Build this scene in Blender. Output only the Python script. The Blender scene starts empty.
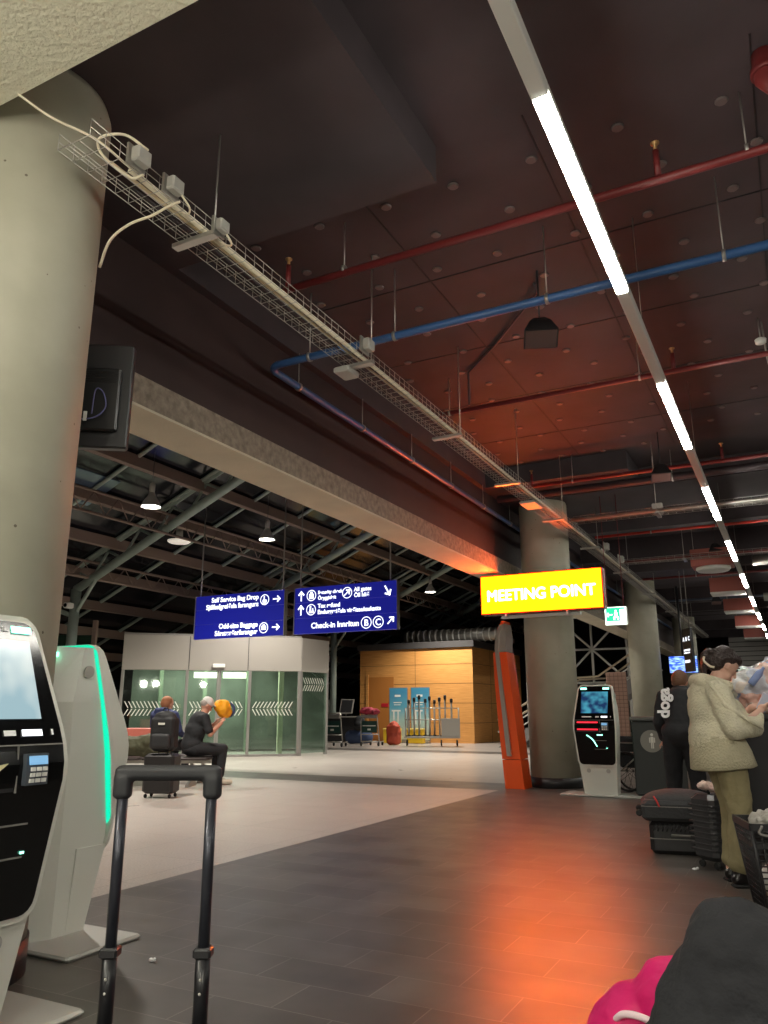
import bpy, bmesh, math, random
from mathutils import Vector, Matrix
random.seed(7)
PI = math.pi
R = math.radians
SC = bpy.context.scene
COL = SC.collection

# ---------------------------------------------------------------- camera
FPX = 769.0
PITCH = math.atan(199 / FPX)
YAW = math.atan(415 / (FPX / math.cos(PITCH)))
cam_data = bpy.data.cameras.new('camera')
cam_data.sensor_fit = 'HORIZONTAL'
cam_data.sensor_width = 36
cam_data.lens = FPX / 768 * 36
cam_data.clip_start = 0.05
cam_data.clip_end = 200
cam = bpy.data.objects.new('camera', cam_data)
COL.objects.link(cam)
cam.location = (0, 0, 1.2)
cam.rotation_euler = (PI / 2 + PITCH, 0, YAW)
SC.camera = cam

# ---------------------------------------------------------------- world, exposure, large lights
world = bpy.data.worlds.new('night_sky')
SC.world = world
world.use_nodes = True
world.node_tree.nodes['Background'].inputs[0].default_value = (0.5, 0.55, 0.7, 1)
world.node_tree.nodes['Background'].inputs[1].default_value = 0.02
SC.view_settings.view_transform = 'Standard'
SC.view_settings.look = 'None'
SC.view_settings.gamma = 1
SC.view_settings.use_curve_mapping = False
SC.view_settings.exposure = 0.9
TUBE = 32.0        # radiance of the light tubes
TUBE_NEAR = 26.0
SIGN = 1.35         # scale of the yellow sign's own light
HALL_LAMP = 950.0  # watts of each hall pendant
GLOBE_FILL = 125.0       # radiance of the added globe lights behind the camera


def area_lamp(name, loc, size, power, color=(1, 0.93, 0.82), rot=(0, 0, 0), spread=180):
    d = bpy.data.lights.new(name, 'AREA')
    d.shape = 'RECTANGLE'
    d.size, d.size_y = size
    d.energy = power
    d.color = color
    d.spread = R(spread)
    o = bpy.data.objects.new(name, d)
    COL.objects.link(o)
    o.location = loc
    o.rotation_euler = rot
    return o


def lamp(name, kind, loc, power, color=(1, 0.93, 0.82), radius=0.1, spot=120, blend=0.6, rot=(0, 0, 0)):
    d = bpy.data.lights.new(name, kind)
    d.energy = power
    d.color = color
    d.shadow_soft_size = radius
    if kind == 'SPOT':
        d.spot_size = R(spot)
        d.spot_blend = blend
    o = bpy.data.objects.new(name, d)
    COL.objects.link(o)
    o.location = loc
    o.rotation_euler = rot
    return o


# ---------------------------------------------------------------- helpers: materials
def lin(c):
    out = []
    for v in c:
        v = v / 255.0
        out.append(v / 12.92 if v <= 0.04045 else ((v + 0.055) / 1.055) ** 2.4)
    return tuple(out) + (1,)


def mat(name, rgb, rough=0.6, metal=0.0, emit=None, estr=0.0, noise=None, bump=None, spec=0.5, trans=0.0, alpha=1.0):
    """rgb in 0..255 sRGB. noise=(scale, amount) modulates the colour, bump=(scale, strength)."""
    m = bpy.data.materials.new(name)
    m.use_nodes = True
    nt = m.node_tree
    b = nt.nodes['Principled BSDF']
    b.inputs['Base Color'].default_value = lin(rgb)
    b.inputs['Roughness'].default_value = rough
    b.inputs['Metallic'].default_value = metal
    b.inputs['Specular IOR Level'].default_value = spec
    b.inputs['Transmission Weight'].default_value = trans
    b.inputs['Alpha'].default_value = alpha
    if emit is not None:
        b.inputs['Emission Color'].default_value = tuple(emit) + (1,)
        b.inputs['Emission Strength'].default_value = estr
    tc = nt.nodes.new('ShaderNodeTexCoord')
    if noise:
        n = nt.nodes.new('ShaderNodeTexNoise')
        n.inputs['Scale'].default_value = noise[0]
        n.inputs['Detail'].default_value = 6
        nt.links.new(tc.outputs['Object'], n.inputs['Vector'])
        r = nt.nodes.new('ShaderNodeValToRGB')
        a = noise[1]
        c = lin(rgb)
        r.color_ramp.elements[0].position = 0.3
        r.color_ramp.elements[1].position = 0.7
        r.color_ramp.elements[0].color = tuple(max(0, v * (1 - a)) for v in c[:3]) + (1,)
        r.color_ramp.elements[1].color = tuple(min(1, v * (1 + a)) for v in c[:3]) + (1,)
        nt.links.new(n.outputs['Fac'], r.inputs['Fac'])
        nt.links.new(r.outputs['Color'], b.inputs['Base Color'])
    if bump:
        n2 = nt.nodes.new('ShaderNodeTexNoise')
        n2.inputs['Scale'].default_value = bump[0]
        n2.inputs['Detail'].default_value = 4
        nt.links.new(tc.outputs['Object'], n2.inputs['Vector'])
        bp = nt.nodes.new('ShaderNodeBump')
        bp.inputs['Strength'].default_value = bump[1]
        bp.inputs['Distance'].default_value = 0.02
        nt.links.new(n2.outputs['Fac'], bp.inputs['Height'])
        nt.links.new(bp.outputs['Normal'], b.inputs['Normal'])
    return m


def glass_mat(name, rgb=(200, 215, 210), alpha=0.18, rough=0.03):
    m = bpy.data.materials.new(name)
    m.use_nodes = True
    nt = m.node_tree
    nt.nodes.clear()
    o = nt.nodes.new('ShaderNodeOutputMaterial')
    t = nt.nodes.new('ShaderNodeBsdfTransparent')
    t.inputs[0].default_value = lin(rgb)
    g = nt.nodes.new('ShaderNodeBsdfGlossy')
    g.inputs['Roughness'].default_value = rough
    g.inputs['Color'].default_value = (0.9, 0.95, 0.93, 1)
    mx = nt.nodes.new('ShaderNodeMixShader')
    fr = nt.nodes.new('ShaderNodeFresnel')
    fr.inputs[0].default_value = 1.28
    ad = nt.nodes.new('ShaderNodeMath')
    ad.operation = 'ADD'
    ad.inputs[1].default_value = alpha
    nt.links.new(fr.outputs[0], ad.inputs[0])
    nt.links.new(ad.outputs[0], mx.inputs[0])
    nt.links.new(t.outputs[0], mx.inputs[1])
    nt.links.new(g.outputs[0], mx.inputs[2])
    nt.links.new(mx.outputs[0], o.inputs[0])
    return m


def tile_mat(name, c1, c2, mortar, w, h, msize, rough, rough_amp=0.1, speck=0.0, offset=0.5, bias=0.0):
    m = bpy.data.materials.new(name)
    m.use_nodes = True
    nt = m.node_tree
    b = nt.nodes['Principled BSDF']
    tc = nt.nodes.new('ShaderNodeTexCoord')
    br = nt.nodes.new('ShaderNodeTexBrick')
    br.offset = offset
    br.inputs['Color1'].default_value = lin(c1)
    br.inputs['Color2'].default_value = lin(c2)
    br.inputs['Mortar'].default_value = lin(mortar)
    br.inputs['Scale'].default_value = 1
    br.inputs['Mortar Size'].default_value = msize
    br.inputs['Mortar Smooth'].default_value = 0.2
    br.inputs['Bias'].default_value = bias
    br.inputs['Brick Width'].default_value = w
    br.inputs['Row Height'].default_value = h
    nt.links.new(tc.outputs['Object'], br.inputs['Vector'])
    n = nt.nodes.new('ShaderNodeTexNoise')
    n.inputs['Scale'].default_value = 60 if speck else 3
    n.inputs['Detail'].default_value = 5
    nt.links.new(tc.outputs['Object'], n.inputs['Vector'])
    mx = nt.nodes.new('ShaderNodeMixRGB')
    mx.blend_type = 'OVERLAY'
    mx.inputs[0].default_value = speck if speck else 0.45
    nt.links.new(br.outputs['Color'], mx.inputs[1])
    nt.links.new(n.outputs['Fac'], mx.inputs[2])
    nt.links.new(mx.outputs[0], b.inputs['Base Color'])
    n2 = nt.nodes.new('ShaderNodeTexNoise')
    n2.inputs['Scale'].default_value = 2.2
    n2.inputs['Detail'].default_value = 6
    nt.links.new(tc.outputs['Object'], n2.inputs['Vector'])
    mr = nt.nodes.new('ShaderNodeMapRange')
    mr.inputs['To Min'].default_value = rough - rough_amp
    mr.inputs['To Max'].default_value = rough + rough_amp
    nt.links.new(n2.outputs['Fac'], mr.inputs['Value'])
    nt.links.new(mr.outputs[0], b.inputs['Roughness'])
    bp = nt.nodes.new('ShaderNodeBump')
    bp.inputs['Strength'].default_value = 0.25
    bp.inputs['Distance'].default_value = 0.004
    bp.invert = True
    nt.links.new(br.outputs['Fac'], bp.inputs['Height'])
    nt.links.new(bp.outputs['Normal'], b.inputs['Normal'])
    return m


# ---------------------------------------------------------------- helpers: geometry
def ortho(d):
    d = Vector(d).normalized()
    a = Vector((0, 0, 1)) if abs(d.z) < 0.9 else Vector((1, 0, 0))
    u = d.cross(a).normalized()
    return u, d.cross(u).normalized()


class MB:
    def __init__(s):
        s.v, s.f, s.mi, s.sm = [], [], [], []
        s.cur = 0

    def mat(s, i):
        s.cur = i
        return s

    def face(s, f, smooth=False):
        s.f.append(f)
        s.mi.append(s.cur)
        s.sm.append(smooth)

    def box(s, x0, x1, y0, y1, z0, z1, M=None):
        i = len(s.v)
        for z in (z0, z1):
            for x, y in ((x0, y0), (x1, y0), (x1, y1), (x0, y1)):
                p = Vector((x, y, z))
                s.v.append(M @ p if M else p)
        for f in ((3, 2, 1, 0), (4, 5, 6, 7), (0, 1, 5, 4), (1, 2, 6, 5), (2, 3, 7, 6), (3, 0, 4, 7)):
            s.face([i + k for k in f])
        return s

    def bbox(s, x0, x1, y0, y1, z0, z1, b=0.01, M=None):
        """box with chamfered edges"""
        i = len(s.v)
        rings = [(z0, b), (z0 + b, 0), (z1 - b, 0), (z1, b)]
        for z, q in rings:
            c = b
            xa, xb, ya, yb = x0 + q, x1 - q, y0 + q, y1 - q
            for x, y in ((xa + c, ya), (xb - c, ya), (xb, ya + c), (xb, yb - c), (xb - c, yb), (xa + c, yb), (xa, yb - c), (xa, ya + c)):
                p = Vector((x, y, z))
                s.v.append(M @ p if M else p)
        for k in range(3):
            for j in range(8):
                s.face([i + k * 8 + j, i + k * 8 + (j + 1) % 8, i + (k + 1) * 8 + (j + 1) % 8, i + (k + 1) * 8 + j])
        s.face([i + j for j in range(7, -1, -1)])
        s.face([i + 24 + j for j in range(8)])
        return s

    def tube(s, pts, r, n=10, cap=True, rads=None):
        pts = [Vector(p) for p in pts]
        base = len(s.v)
        prev = None
        for k, p in enumerate(pts):
            if k == 0:
                d = pts[1] - p
            elif k == len(pts) - 1:
                d = p - pts[k - 1]
            else:
                d = (pts[k + 1] - p).normalized() + (p - pts[k - 1]).normalized()
            if d.length < 1e-9:
                d = Vector((0, 0, 1))
            d.normalize()
            if prev is None:
                u, w = ortho(d)
            else:
                u = (prev - d * prev.dot(d))
                if u.length < 1e-6:
                    u, _ = ortho(d)
                u.normalize()
                w = d.cross(u)
            prev = u
            rr = rads[k] if rads else r
            for j in range(n):
                a = 2 * PI * j / n
                s.v.append(p + u * math.cos(a) * rr + w * math.sin(a) * rr)
        for k in range(len(pts) - 1):
            for j in range(n):
                s.face([base + k * n + j, base + k * n + (j + 1) % n, base + (k + 1) * n + (j + 1) % n, base + (k + 1) * n + j], True)
        if cap:
            s.face([base + j for j in range(n - 1, -1, -1)])
            s.face([base + (len(pts) - 1) * n + j for j in range(n)])
        return s

    def wire(s, a, b, r=0.004):
        return s.tube([a, b], r, 4)

    def lathe(s, prof, n=32, c=(0, 0, 0), axis='Z'):
        base = len(s.v)
        c = Vector(c)
        for r_, z in prof:
            for j in range(n):
                a = 2 * PI * j / n
                x, y = math.cos(a) * r_, math.sin(a) * r_
                p = Vector((x, y, z)) if axis == 'Z' else (Vector((x, z, y)) if axis == 'Y' else Vector((z, x, y)))
                s.v.append(c + p)
        for k in range(len(prof) - 1):
            for j in range(n):
                s.face([base + k * n + j, base + k * n + (j + 1) % n, base + (k + 1) * n + (j + 1) % n, base + (k + 1) * n + j], True)
        s.face([base + j for j in range(n - 1, -1, -1)])
        s.face([base + (len(prof) - 1) * n + j for j in range(n)])
        return s

    def prism(s, pts, h0, h1, axis='X'):
        """2D polygon pts extruded along axis; pts are (a,b) in the other two axes"""
        n = len(pts)
        base = len(s.v)
        for h in (h0, h1):
            for a, b in pts:
                s.v.append(Vector((h, a, b)) if axis == 'X' else (Vector((a, h, b)) if axis == 'Y' else Vector((a, b, h))))
        for j in range(n):
            s.face([base + j, base + (j + 1) % n, base + n + (j + 1) % n, base + n + j])
        s.face([base + j for j in range(n - 1, -1, -1)])
        s.face([base + n + j for j in range(n)])
        return s

    def ball(s, c, r, n=12, m=8):
        if not hasattr(r, '__len__'):
            r = (r, r, r)
        base = len(s.v)
        c = Vector(c)
        for k in range(1, m):
            t = PI * k / m
            for j in range(n):
                a = 2 * PI * j / n
                s.v.append(c + Vector((r[0] * math.sin(t) * math.cos(a), r[1] * math.sin(t) * math.sin(a), r[2] * math.cos(t))))
        top = len(s.v)
        s.v.append(c + Vector((0, 0, r[2])))
        s.v.append(c - Vector((0, 0, r[2])))
        for k in range(m - 2):
            for j in range(n):
                s.face([base + k * n + j, base + (k + 1) * n + j, base + (k + 1) * n + (j + 1) % n, base + k * n + (j + 1) % n], True)
        for j in range(n):
            s.face([top, base + j, base + (j + 1) % n], True)
            s.face([top + 1, base + (m - 2) * n + (j + 1) % n, base + (m - 2) * n + j], True)
        return s

    def build(s, name, mats, parent=None, loc=None, rot=None):
        me = bpy.data.meshes.new(name)
        me.from_pydata([tuple(v) for v in s.v], [], s.f)
        if not isinstance(mats, (list, tuple)):
            mats = [mats]
        for m in mats:
            me.materials.append(m)
        me.polygons.foreach_set('material_index', s.mi)
        me.polygons.foreach_set('use_smooth', s.sm)
        me.update()
        o = bpy.data.objects.new(name, me)
        COL.objects.link(o)
        if parent:
            o.parent = parent
        if loc is not None:
            o.location = loc
        if rot is not None:
            o.rotation_euler = rot
        return o


def tag(o, label, cat, group=None, kind=None):
    o['label'] = label
    o['category'] = cat
    if group:
        o['group'] = group
    if kind:
        o['kind'] = kind
    return o


def thing(name, label, cat, loc=(0, 0, 0), rz=0, group=None):
    o = bpy.data.objects.new(name, None)
    COL.objects.link(o)
    o.location = loc
    o.rotation_euler = (0, 0, rz)
    o.empty_display_size = 0.1
    return tag(o, label, cat, group)


def struct(o):
    o['kind'] = 'structure'
    return o


def dup(root, loc, rz=None, label=None, group=None):
    r = root.copy()
    COL.objects.link(r)
    r.location = loc
    if rz is not None:
        r.rotation_euler = (0, 0, rz)
    if label:
        r['label'] = label
    if group:
        r['group'] = group
    for ch in list(root.children):
        c = ch.copy()
        COL.objects.link(c)
        c.parent = r
        for g in list(ch.children):
            e = g.copy()
            COL.objects.link(e)
            e.parent = c
    return r


def text(name, body, size, m, parent, loc, rot=(PI / 2, 0, 0), align='LEFT', ext=0.002, bold=0.0, sx=1.0):
    cu = bpy.data.curves.new(name, 'FONT')
    cu.body = body
    cu.size = size
    cu.extrude = ext
    cu.offset = bold
    cu.align_x = align
    tmp = bpy.data.objects.new('tmp', cu)
    COL.objects.link(tmp)
    dg = bpy.context.evaluated_depsgraph_get()
    me = bpy.data.meshes.new_from_object(tmp.evaluated_get(dg))
    bpy.data.objects.remove(tmp)
    me.name = name
    me.materials.clear()
    me.materials.append(m)
    o = bpy.data.objects.new(name, me)
    COL.objects.link(o)
    o.parent = parent
    o.location = loc
    o.rotation_euler = rot
    o.scale = (sx, 1, 1)
    return o


def blob(name, prims, m, parent=None, voxel=0.012, smooth=4, disp=None):
    """one continuous skin over round cones ('c',p0,r0,p1,r1) and ellipsoids ('e',c,(rx,ry,rz)[,rotation Matrix])"""
    mb = MB()
    for p in prims:
        if p[0] == 'c':
            p0, r0, p1, r1 = Vector(p[1]), p[2], Vector(p[3]), p[4]
            mb.tube([p0, p1], 0, 14, True, [r0, r1])
            mb.ball(p0, r0, 14, 9)
            mb.ball(p1, r1, 14, 9)
        elif p[0] == 'e':
            k = len(mb.v)
            mb.ball((0, 0, 0), p[2], 18, 12)
            M = p[3] if len(p) > 3 else Matrix.Identity(3)
            for q in range(k, len(mb.v)):
                mb.v[q] = Vector(p[1]) + M @ mb.v[q]
        elif p[0] == 'b':
            mb.bbox(*p[1], b=p[2], M=(p[3] if len(p) > 3 else None))
    o = mb.build(name, m)
    md = o.modifiers.new('r', 'REMESH')
    md.mode = 'VOXEL'
    md.voxel_size = voxel
    md.use_smooth_shade = True
    s_ = o.modifiers.new('s', 'SMOOTH')
    s_.iterations = smooth
    s_.factor = 0.5
    if disp:
        t = bpy.data.textures.new(name, 'CLOUDS')
        t.noise_scale = disp[0]
        dm = o.modifiers.new('d', 'DISPLACE')
        dm.texture = t
        dm.strength = disp[1]
        dm.mid_level = 0.5
    dg = bpy.context.evaluated_depsgraph_get()
    me = bpy.data.meshes.new_from_object(o.evaluated_get(dg))
    me.name = name
    if not me.materials:
        me.materials.append(m)
    me.polygons.foreach_set('use_smooth', [True] * len(me.polygons))
    bpy.data.objects.remove(o)
    n = bpy.data.objects.new(name, me)
    COL.objects.link(n)
    if parent:
        n.parent = parent
    return n


def ry(a):
    return Matrix.Rotation(a, 3, 'Y')


def rz3(a):
    return Matrix.Rotation(a, 3, 'Z')


def rx(a):
    return Matrix.Rotation(a, 3, 'X')


# ---------------------------------------------------------------- materials
M = {}
M['dark_tile'] = tile_mat('dark_tile', (96, 90, 85), (80, 75, 71), (122, 116, 109), 0.6, 0.3, 0.003, 0.34, 0.08)
M['granite'] = tile_mat('granite', (176, 168, 160), (168, 160, 153), (140, 134, 127), 0.9, 0.9, 0.004, 0.3, 0.06, speck=0.5, offset=0)
M['black_paint'] = mat('black_paint', (61, 53, 56), 0.7, noise=(1.5, 0.25), bump=(3, 0.15))
M['fascia'] = mat('fascia', (50, 34, 32), 0.6, noise=(2, 0.2), bump=(1.2, 0.1))
M['fixing'] = mat('fixing', (104, 92, 90), 0.5)
M['plaster'] = mat('plaster', (220, 217, 194), 0.9, bump=(38, 0.7))
M['beam_soffit'] = mat('beam_soffit', (205, 198, 176), 0.85, noise=(2, 0.08), bump=(30, 0.25))
M['rough_conc'] = mat('rough_conc', (140, 130, 116), 0.95, noise=(14, 0.3), bump=(22, 1.0))
M['steel_green'] = mat('steel_green', (142, 156, 148), 0.5, noise=(2, 0.15))
M['steel_brown'] = mat('steel_brown', (128, 110, 100), 0.6)
M['roof'] = mat('roof', (24, 24, 28), 0.15, noise=(0.6, 0.5))
M['wall_dark'] = mat('wall_dark', (52, 50, 50), 0.7, noise=(1, 0.3))
M['wall_grey'] = mat('wall_grey', (130, 128, 126), 0.6)
M['galv'] = mat('galv', (175, 172, 165), 0.38, 0.75)
M['grey_plastic'] = mat('grey_plastic', (168, 166, 158), 0.5)
M['white_cable'] = mat('white_cable', (225, 215, 190), 0.5)
M['cable_buff'] = mat('cable_buff', (200, 182, 150), 0.55)
M['blue_pipe'] = mat('blue_pipe', (52, 88, 136), 0.35)
M['red_pipe'] = mat('red_pipe', (116, 42, 42), 0.4)
M['dark_pipe'] = mat('dark_pipe', (60, 52, 56), 0.5)
M['brass'] = mat('brass', (200, 160, 110), 0.35, 0.8)
M['white_metal'] = mat('white_metal', (228, 228, 222), 0.4)
M['kiosk_white'] = mat('kiosk_white', (214, 214, 204), 0.35)
M['black_gloss'] = mat('black_gloss', (10, 11, 12), 0.12)
M['black_matte'] = mat('black_matte', (20, 20, 22), 0.6)
M['black_plastic'] = mat('black_plastic', (38, 38, 40), 0.42)
M['rubber'] = mat('rubber', (22, 22, 22), 0.7)
M['tube_on'] = mat('tube_on', (255, 255, 255), 0.5, emit=(1, 0.96, 0.86), estr=TUBE)
M['green_led'] = mat('green_led', (20, 120, 80), 0.5, emit=(0.0, 0.44, 0.25), estr=1.1)
M['green_lamp'] = mat('green_lamp', (120, 220, 180), 0.5, emit=(0.25, 1.0, 0.7), estr=2.2)
M['red_led'] = mat('red_led', (120, 10, 20), 0.5, emit=(1, 0.02, 0.04), estr=1.0)
M['white_ink'] = mat('white_ink', (240, 240, 240), 0.5)
M['sign_white'] = mat('sign_white', (240, 240, 240), 0.5, emit=(0.85, 0.9, 1), estr=0.9)
M['sign_blue'] = mat('sign_blue', (14, 20, 110), 0.3, emit=(0.008, 0.010, 0.17), estr=0.6)
M['frame_grey'] = mat('frame_grey', (134, 131, 126), 0.4, 0.15)
M['panel_grey'] = mat('panel_grey', (160, 155, 146), 0.4, 0.1)
M['glass'] = glass_mat('glass', (215, 230, 222), 0.05)
M['film'] = mat('film', (215, 215, 205), 0.5)
M['orange'] = mat('orange', (226, 84, 28), 0.35)
M['skin'] = mat('skin', (205, 150, 125), 0.55)
M['skin_pale'] = mat('skin_pale', (214, 170, 150), 0.55)
M['hair_dark'] = mat('hair_dark', (44, 30, 26), 0.4, bump=(60, 0.6))
M['hair_brown'] = mat('hair_brown', (110, 78, 56), 0.6, bump=(60, 0.5))
M['hair_grey'] = mat('hair_grey', (165, 155, 148), 0.7, bump=(60, 0.5))
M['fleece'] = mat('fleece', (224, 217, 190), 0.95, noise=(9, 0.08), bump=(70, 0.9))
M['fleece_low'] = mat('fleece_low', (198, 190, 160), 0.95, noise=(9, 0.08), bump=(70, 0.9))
M['olive'] = mat('olive', (140, 130, 96), 0.85, noise=(6, 0.15), bump=(16, 0.5))
M['black_cloth'] = mat('black_cloth', (36, 37, 40), 0.85, bump=(9, 0.5))
M['leg_cloth'] = mat('leg_cloth', (33, 34, 38), 0.9, bump=(60, 0.25))
M['boot'] = mat('boot', (24, 20, 20), 0.3)
M['pink'] = mat('pink', (214, 18, 106), 0.6, noise=(5, 0.12), bump=(8, 0.6))
M['navy'] = mat('navy', (52, 62, 104), 0.85, bump=(10, 0.5))
M['yellow_bag'] = mat('yellow_bag', (246, 168, 22), 0.6, bump=(10, 0.5))
M['olive_bag'] = mat('olive_bag', (74, 74, 54), 0.8, bump=(10, 0.6))


def wood_panel():
    m = mat('wood_panel', (214, 152, 84), 0.45)
    nt = m.node_tree
    b = nt.nodes['Principled BSDF']
    tc = nt.nodes.new('ShaderNodeTexCoord')
    mp = nt.nodes.new('ShaderNodeMapping')
    mp.inputs['Scale'].default_value = (0.6, 0.6, 14)
    nz = nt.nodes.new('ShaderNodeTexNoise')
    nz.inputs['Scale'].default_value = 3
    nz.inputs['Detail'].default_value = 5
    rp = nt.nodes.new('ShaderNodeValToRGB')
    rp.color_ramp.elements[0].position = 0.3
    rp.color_ramp.elements[1].position = 0.7
    rp.color_ramp.elements[0].color = lin((204, 142, 74))
    rp.color_ramp.elements[1].color = lin((228, 168, 98))
    nt.links.new(tc.outputs['Object'], mp.inputs[0])
    nt.links.new(mp.outputs[0], nz.inputs['Vector'])
    nt.links.new(nz.outputs['Fac'], rp.inputs[0])
    nt.links.new(rp.outputs[0], b.inputs['Base Color'])
    return m


M['wood'] = wood_panel()
M['wood_groove'] = mat('wood_groove', (120, 78, 40), 0.7)

# ================================================================ THE SETTING
# floor: dark tiles on the walkway, granite with dark cross bands in the hall
fl = MB()
fl.box(-4.3, 12, -7, 48, -0.12, 0)
struct(fl.build('floor', M['dark_tile']))
fg = MB()
bands = [(12.1, 13.3), (22.0, 23.2), (31.9, 33.1)]
y = -7.0
for a, b in bands + [(48, 48)]:
    fg.mat(0).box(-23, -4.3, y, a, -0.12, 0)
    if b > a:
        fg.mat(1).box(-23, -4.3, a, b, -0.12, 0)
    y = b
struct(fg.build('floor', [M['granite'], M['dark_tile']]))

# ceiling: recessed bays at 5.1 m, slabs at 4.8 m
ce = MB()
ce.box(-4.3, 12, -7, 48, 5.1, 5.3)
struct_ceiling = struct(ce.build('ceiling', M['black_paint']))
SLABS = [(-4.3, -1.83, -7, 4.3, 4.8), (-4.3, -4.2, 4.3, 48, 4.8)]
for a, b in ((11.7, 14.6), (21.3, 24.4), (31.2, 34.0)):
    SLABS += [(-4.2, -1.9, a, a + 1.0, 4.8), (-4.2, 12, a + 1.0, b, 4.78)]
for (x0, x1, y0, y1, z) in SLABS:
    struct(MB().box(x0, x1, y0, y1, z, 5.1).build('ceiling', M['black_paint']))
BEAMS = (15.05, 18.2, 20.0, 26.5, 29.0, 36.0, 40.0)
for yb in BEAMS:
    struct(MB().box(-4.2, 12, yb, yb + 0.28, 4.6, 5.1).build('ceiling_beam', M['black_paint']))


def cz(x, y):
    z = 5.1
    for (x0, x1, y0, y1, zz) in SLABS:
        if x0 <= x <= x1 and y0 <= y <= y1:
            z = min(z, zz)
    for yb in BEAMS:
        if x >= -4.2 and yb <= y <= yb + 0.28:
            z = min(z, 4.6)
    return z


# fascia wall over the opening to the hall and the concrete beam under it
struct(MB().box(-4.79, -4.3, -7, 48, 3.76, 5.3).build('wall_left', M['fascia']))
bm_ = MB()
bm_.mat(0).box(-4.80, -4.285, -7, 48, 3.52, 3.76)
bm_.mat(1).box(-4.795, -4.29, -7, 48, 3.5, 3.53)
struct(bm_.build('trim_1', [M['rough_conc'], M['beam_soffit']]))
# upper wall of the hall over the fascia
struct(MB().box(-4.79, -4.5, -7, 48, 5.3, 9.9).build('wall_left', M['wall_dark']))

# plaster soffit overhead at the near end
struct(MB().box(-5.5, -1.2, -4, 2.06, 4.28, 4.78).build('trim_2', M['plaster']))

# columns with a dark skirting ring
def conc_mat():
    m = mat('column_paint', (166, 164, 146), 0.55)
    nt = m.node_tree
    b = nt.nodes['Principled BSDF']
    tc = nt.nodes.new('ShaderNodeTexCoord')
    vo = nt.nodes.new('ShaderNodeTexVoronoi')
    vo.inputs['Scale'].default_value = 7
    lt = nt.nodes.new('ShaderNodeMath')
    lt.operation = 'LESS_THAN'
    lt.inputs[1].default_value = 0.055
    nz = nt.nodes.new('ShaderNodeTexNoise')
    nz.inputs['Scale'].default_value = 1.6
    nz.inputs['Detail'].default_value = 5
    rp = nt.nodes.new('ShaderNodeValToRGB')
    rp.color_ramp.elements[0].position = 0.35
    rp.color_ramp.elements[1].position = 0.65
    rp.color_ramp.elements[0].color = lin((158, 156, 138))
    rp.color_ramp.elements[1].color = lin((176, 174, 156))
    mx = nt.nodes.new('ShaderNodeMixRGB')
    mx.inputs[2].default_value = lin((105, 98, 84))
    bp = nt.nodes.new('ShaderNodeBump')
    bp.inputs['Strength'].default_value = 0.5
    bp.inputs['Distance'].default_value = 0.01
    bp.invert = True
    nt.links.new(tc.outputs['Object'], vo.inputs['Vector'])
    nt.links.new(tc.outputs['Object'], nz.inputs['Vector'])
    nt.links.new(vo.outputs['Distance'], lt.inputs[0])
    nt.links.new(nz.outputs['Fac'], rp.inputs[0])
    nt.links.new(rp.outputs[0], mx.inputs[1])
    nt.links.new(lt.outputs[0], mx.inputs[0])
    nt.links.new(mx.outputs[0], b.inputs['Base Color'])
    nt.links.new(lt.outputs[0], bp.inputs['Height'])
    nt.links.new(bp.outputs['Normal'], b.inputs['Normal'])
    return m


M['column'] = conc_mat()
for i, (cx, cy) in enumerate(((-3.70, 2.52), (-3.66, 13.15), (-3.66, 22.8), (-3.66, 32.6))):
    top = 4.8 if i < 2 else 5.1
    o = MB().lathe([(0.42, 0.16), (0.42, top - 0.06), (0.40, top)], 64).build('column', M['column'], None, (cx, cy, 0))
    struct(o)
    k = MB().lathe([(0.43, 0.0), (0.43, 0.16)], 64).build('skirting_ring', M['black_plastic'], o)

# outer walls
struct(MB().box(12, 12.2, -7, 48, 0, 5.3).build('wall_right', M['wall_dark']))
struct(MB().box(-23, 12, -7.2, -7, 0, 9.9).build('wall_back', M['wall_dark']))
wf = MB()
wf.mat(0).box(-23, 12, 48, 48.2, 0, 9.9)
wf.mat(1).box(-2.6, 12, 40.6, 40.9, 2.55, 4.6)
for k in range(9):
    wf.mat(0).box(-2.6, 12, 40.58, 40.6, 2.6 + k * 0.22, 2.63 + k * 0.22)
struct(wf.build('wall_far', [M['wall_dark'], mat('far_panel', (196, 194, 190), 0.6)]))
struct(MB().box(-23.2, -23, -7, 48, 0, 9.9).build('wall_left', M['wall_dark']))

# hall roof
def roof_z(x):
    return 4.9 + 0.44 * (x + 16.4)

rf = MB()
rf.prism([(-23, roof_z(-23)), (-4.5, roof_z(-4.5)), (-4.5, roof_z(-4.5) + 0.2), (-23, roof_z(-23) + 0.2)], -7, 48, 'Y')
roof = struct(rf.build('roof', M['roof']))
# roof purlins and glazing bars
for k in range(12):
    x = -5.6 - 1.35 * k
    if x < -21.5:
        break
    z = roof_z(x)
    p = MB().box(x - 0.09, x + 0.09, -2, 46, z - 0.28, z - 0.02).build('roof_purlin', M['steel_brown'], roof)
for k in range(17):
    yb = 5.5 + k * 2.1
    p = MB().tube([(-21.5, yb, roof_z(-21.5) - 0.06), (-5, yb, roof_z(-5) - 0.06)], 0.05, 6).build('glazing_bar', M['steel_green'], roof)
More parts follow.
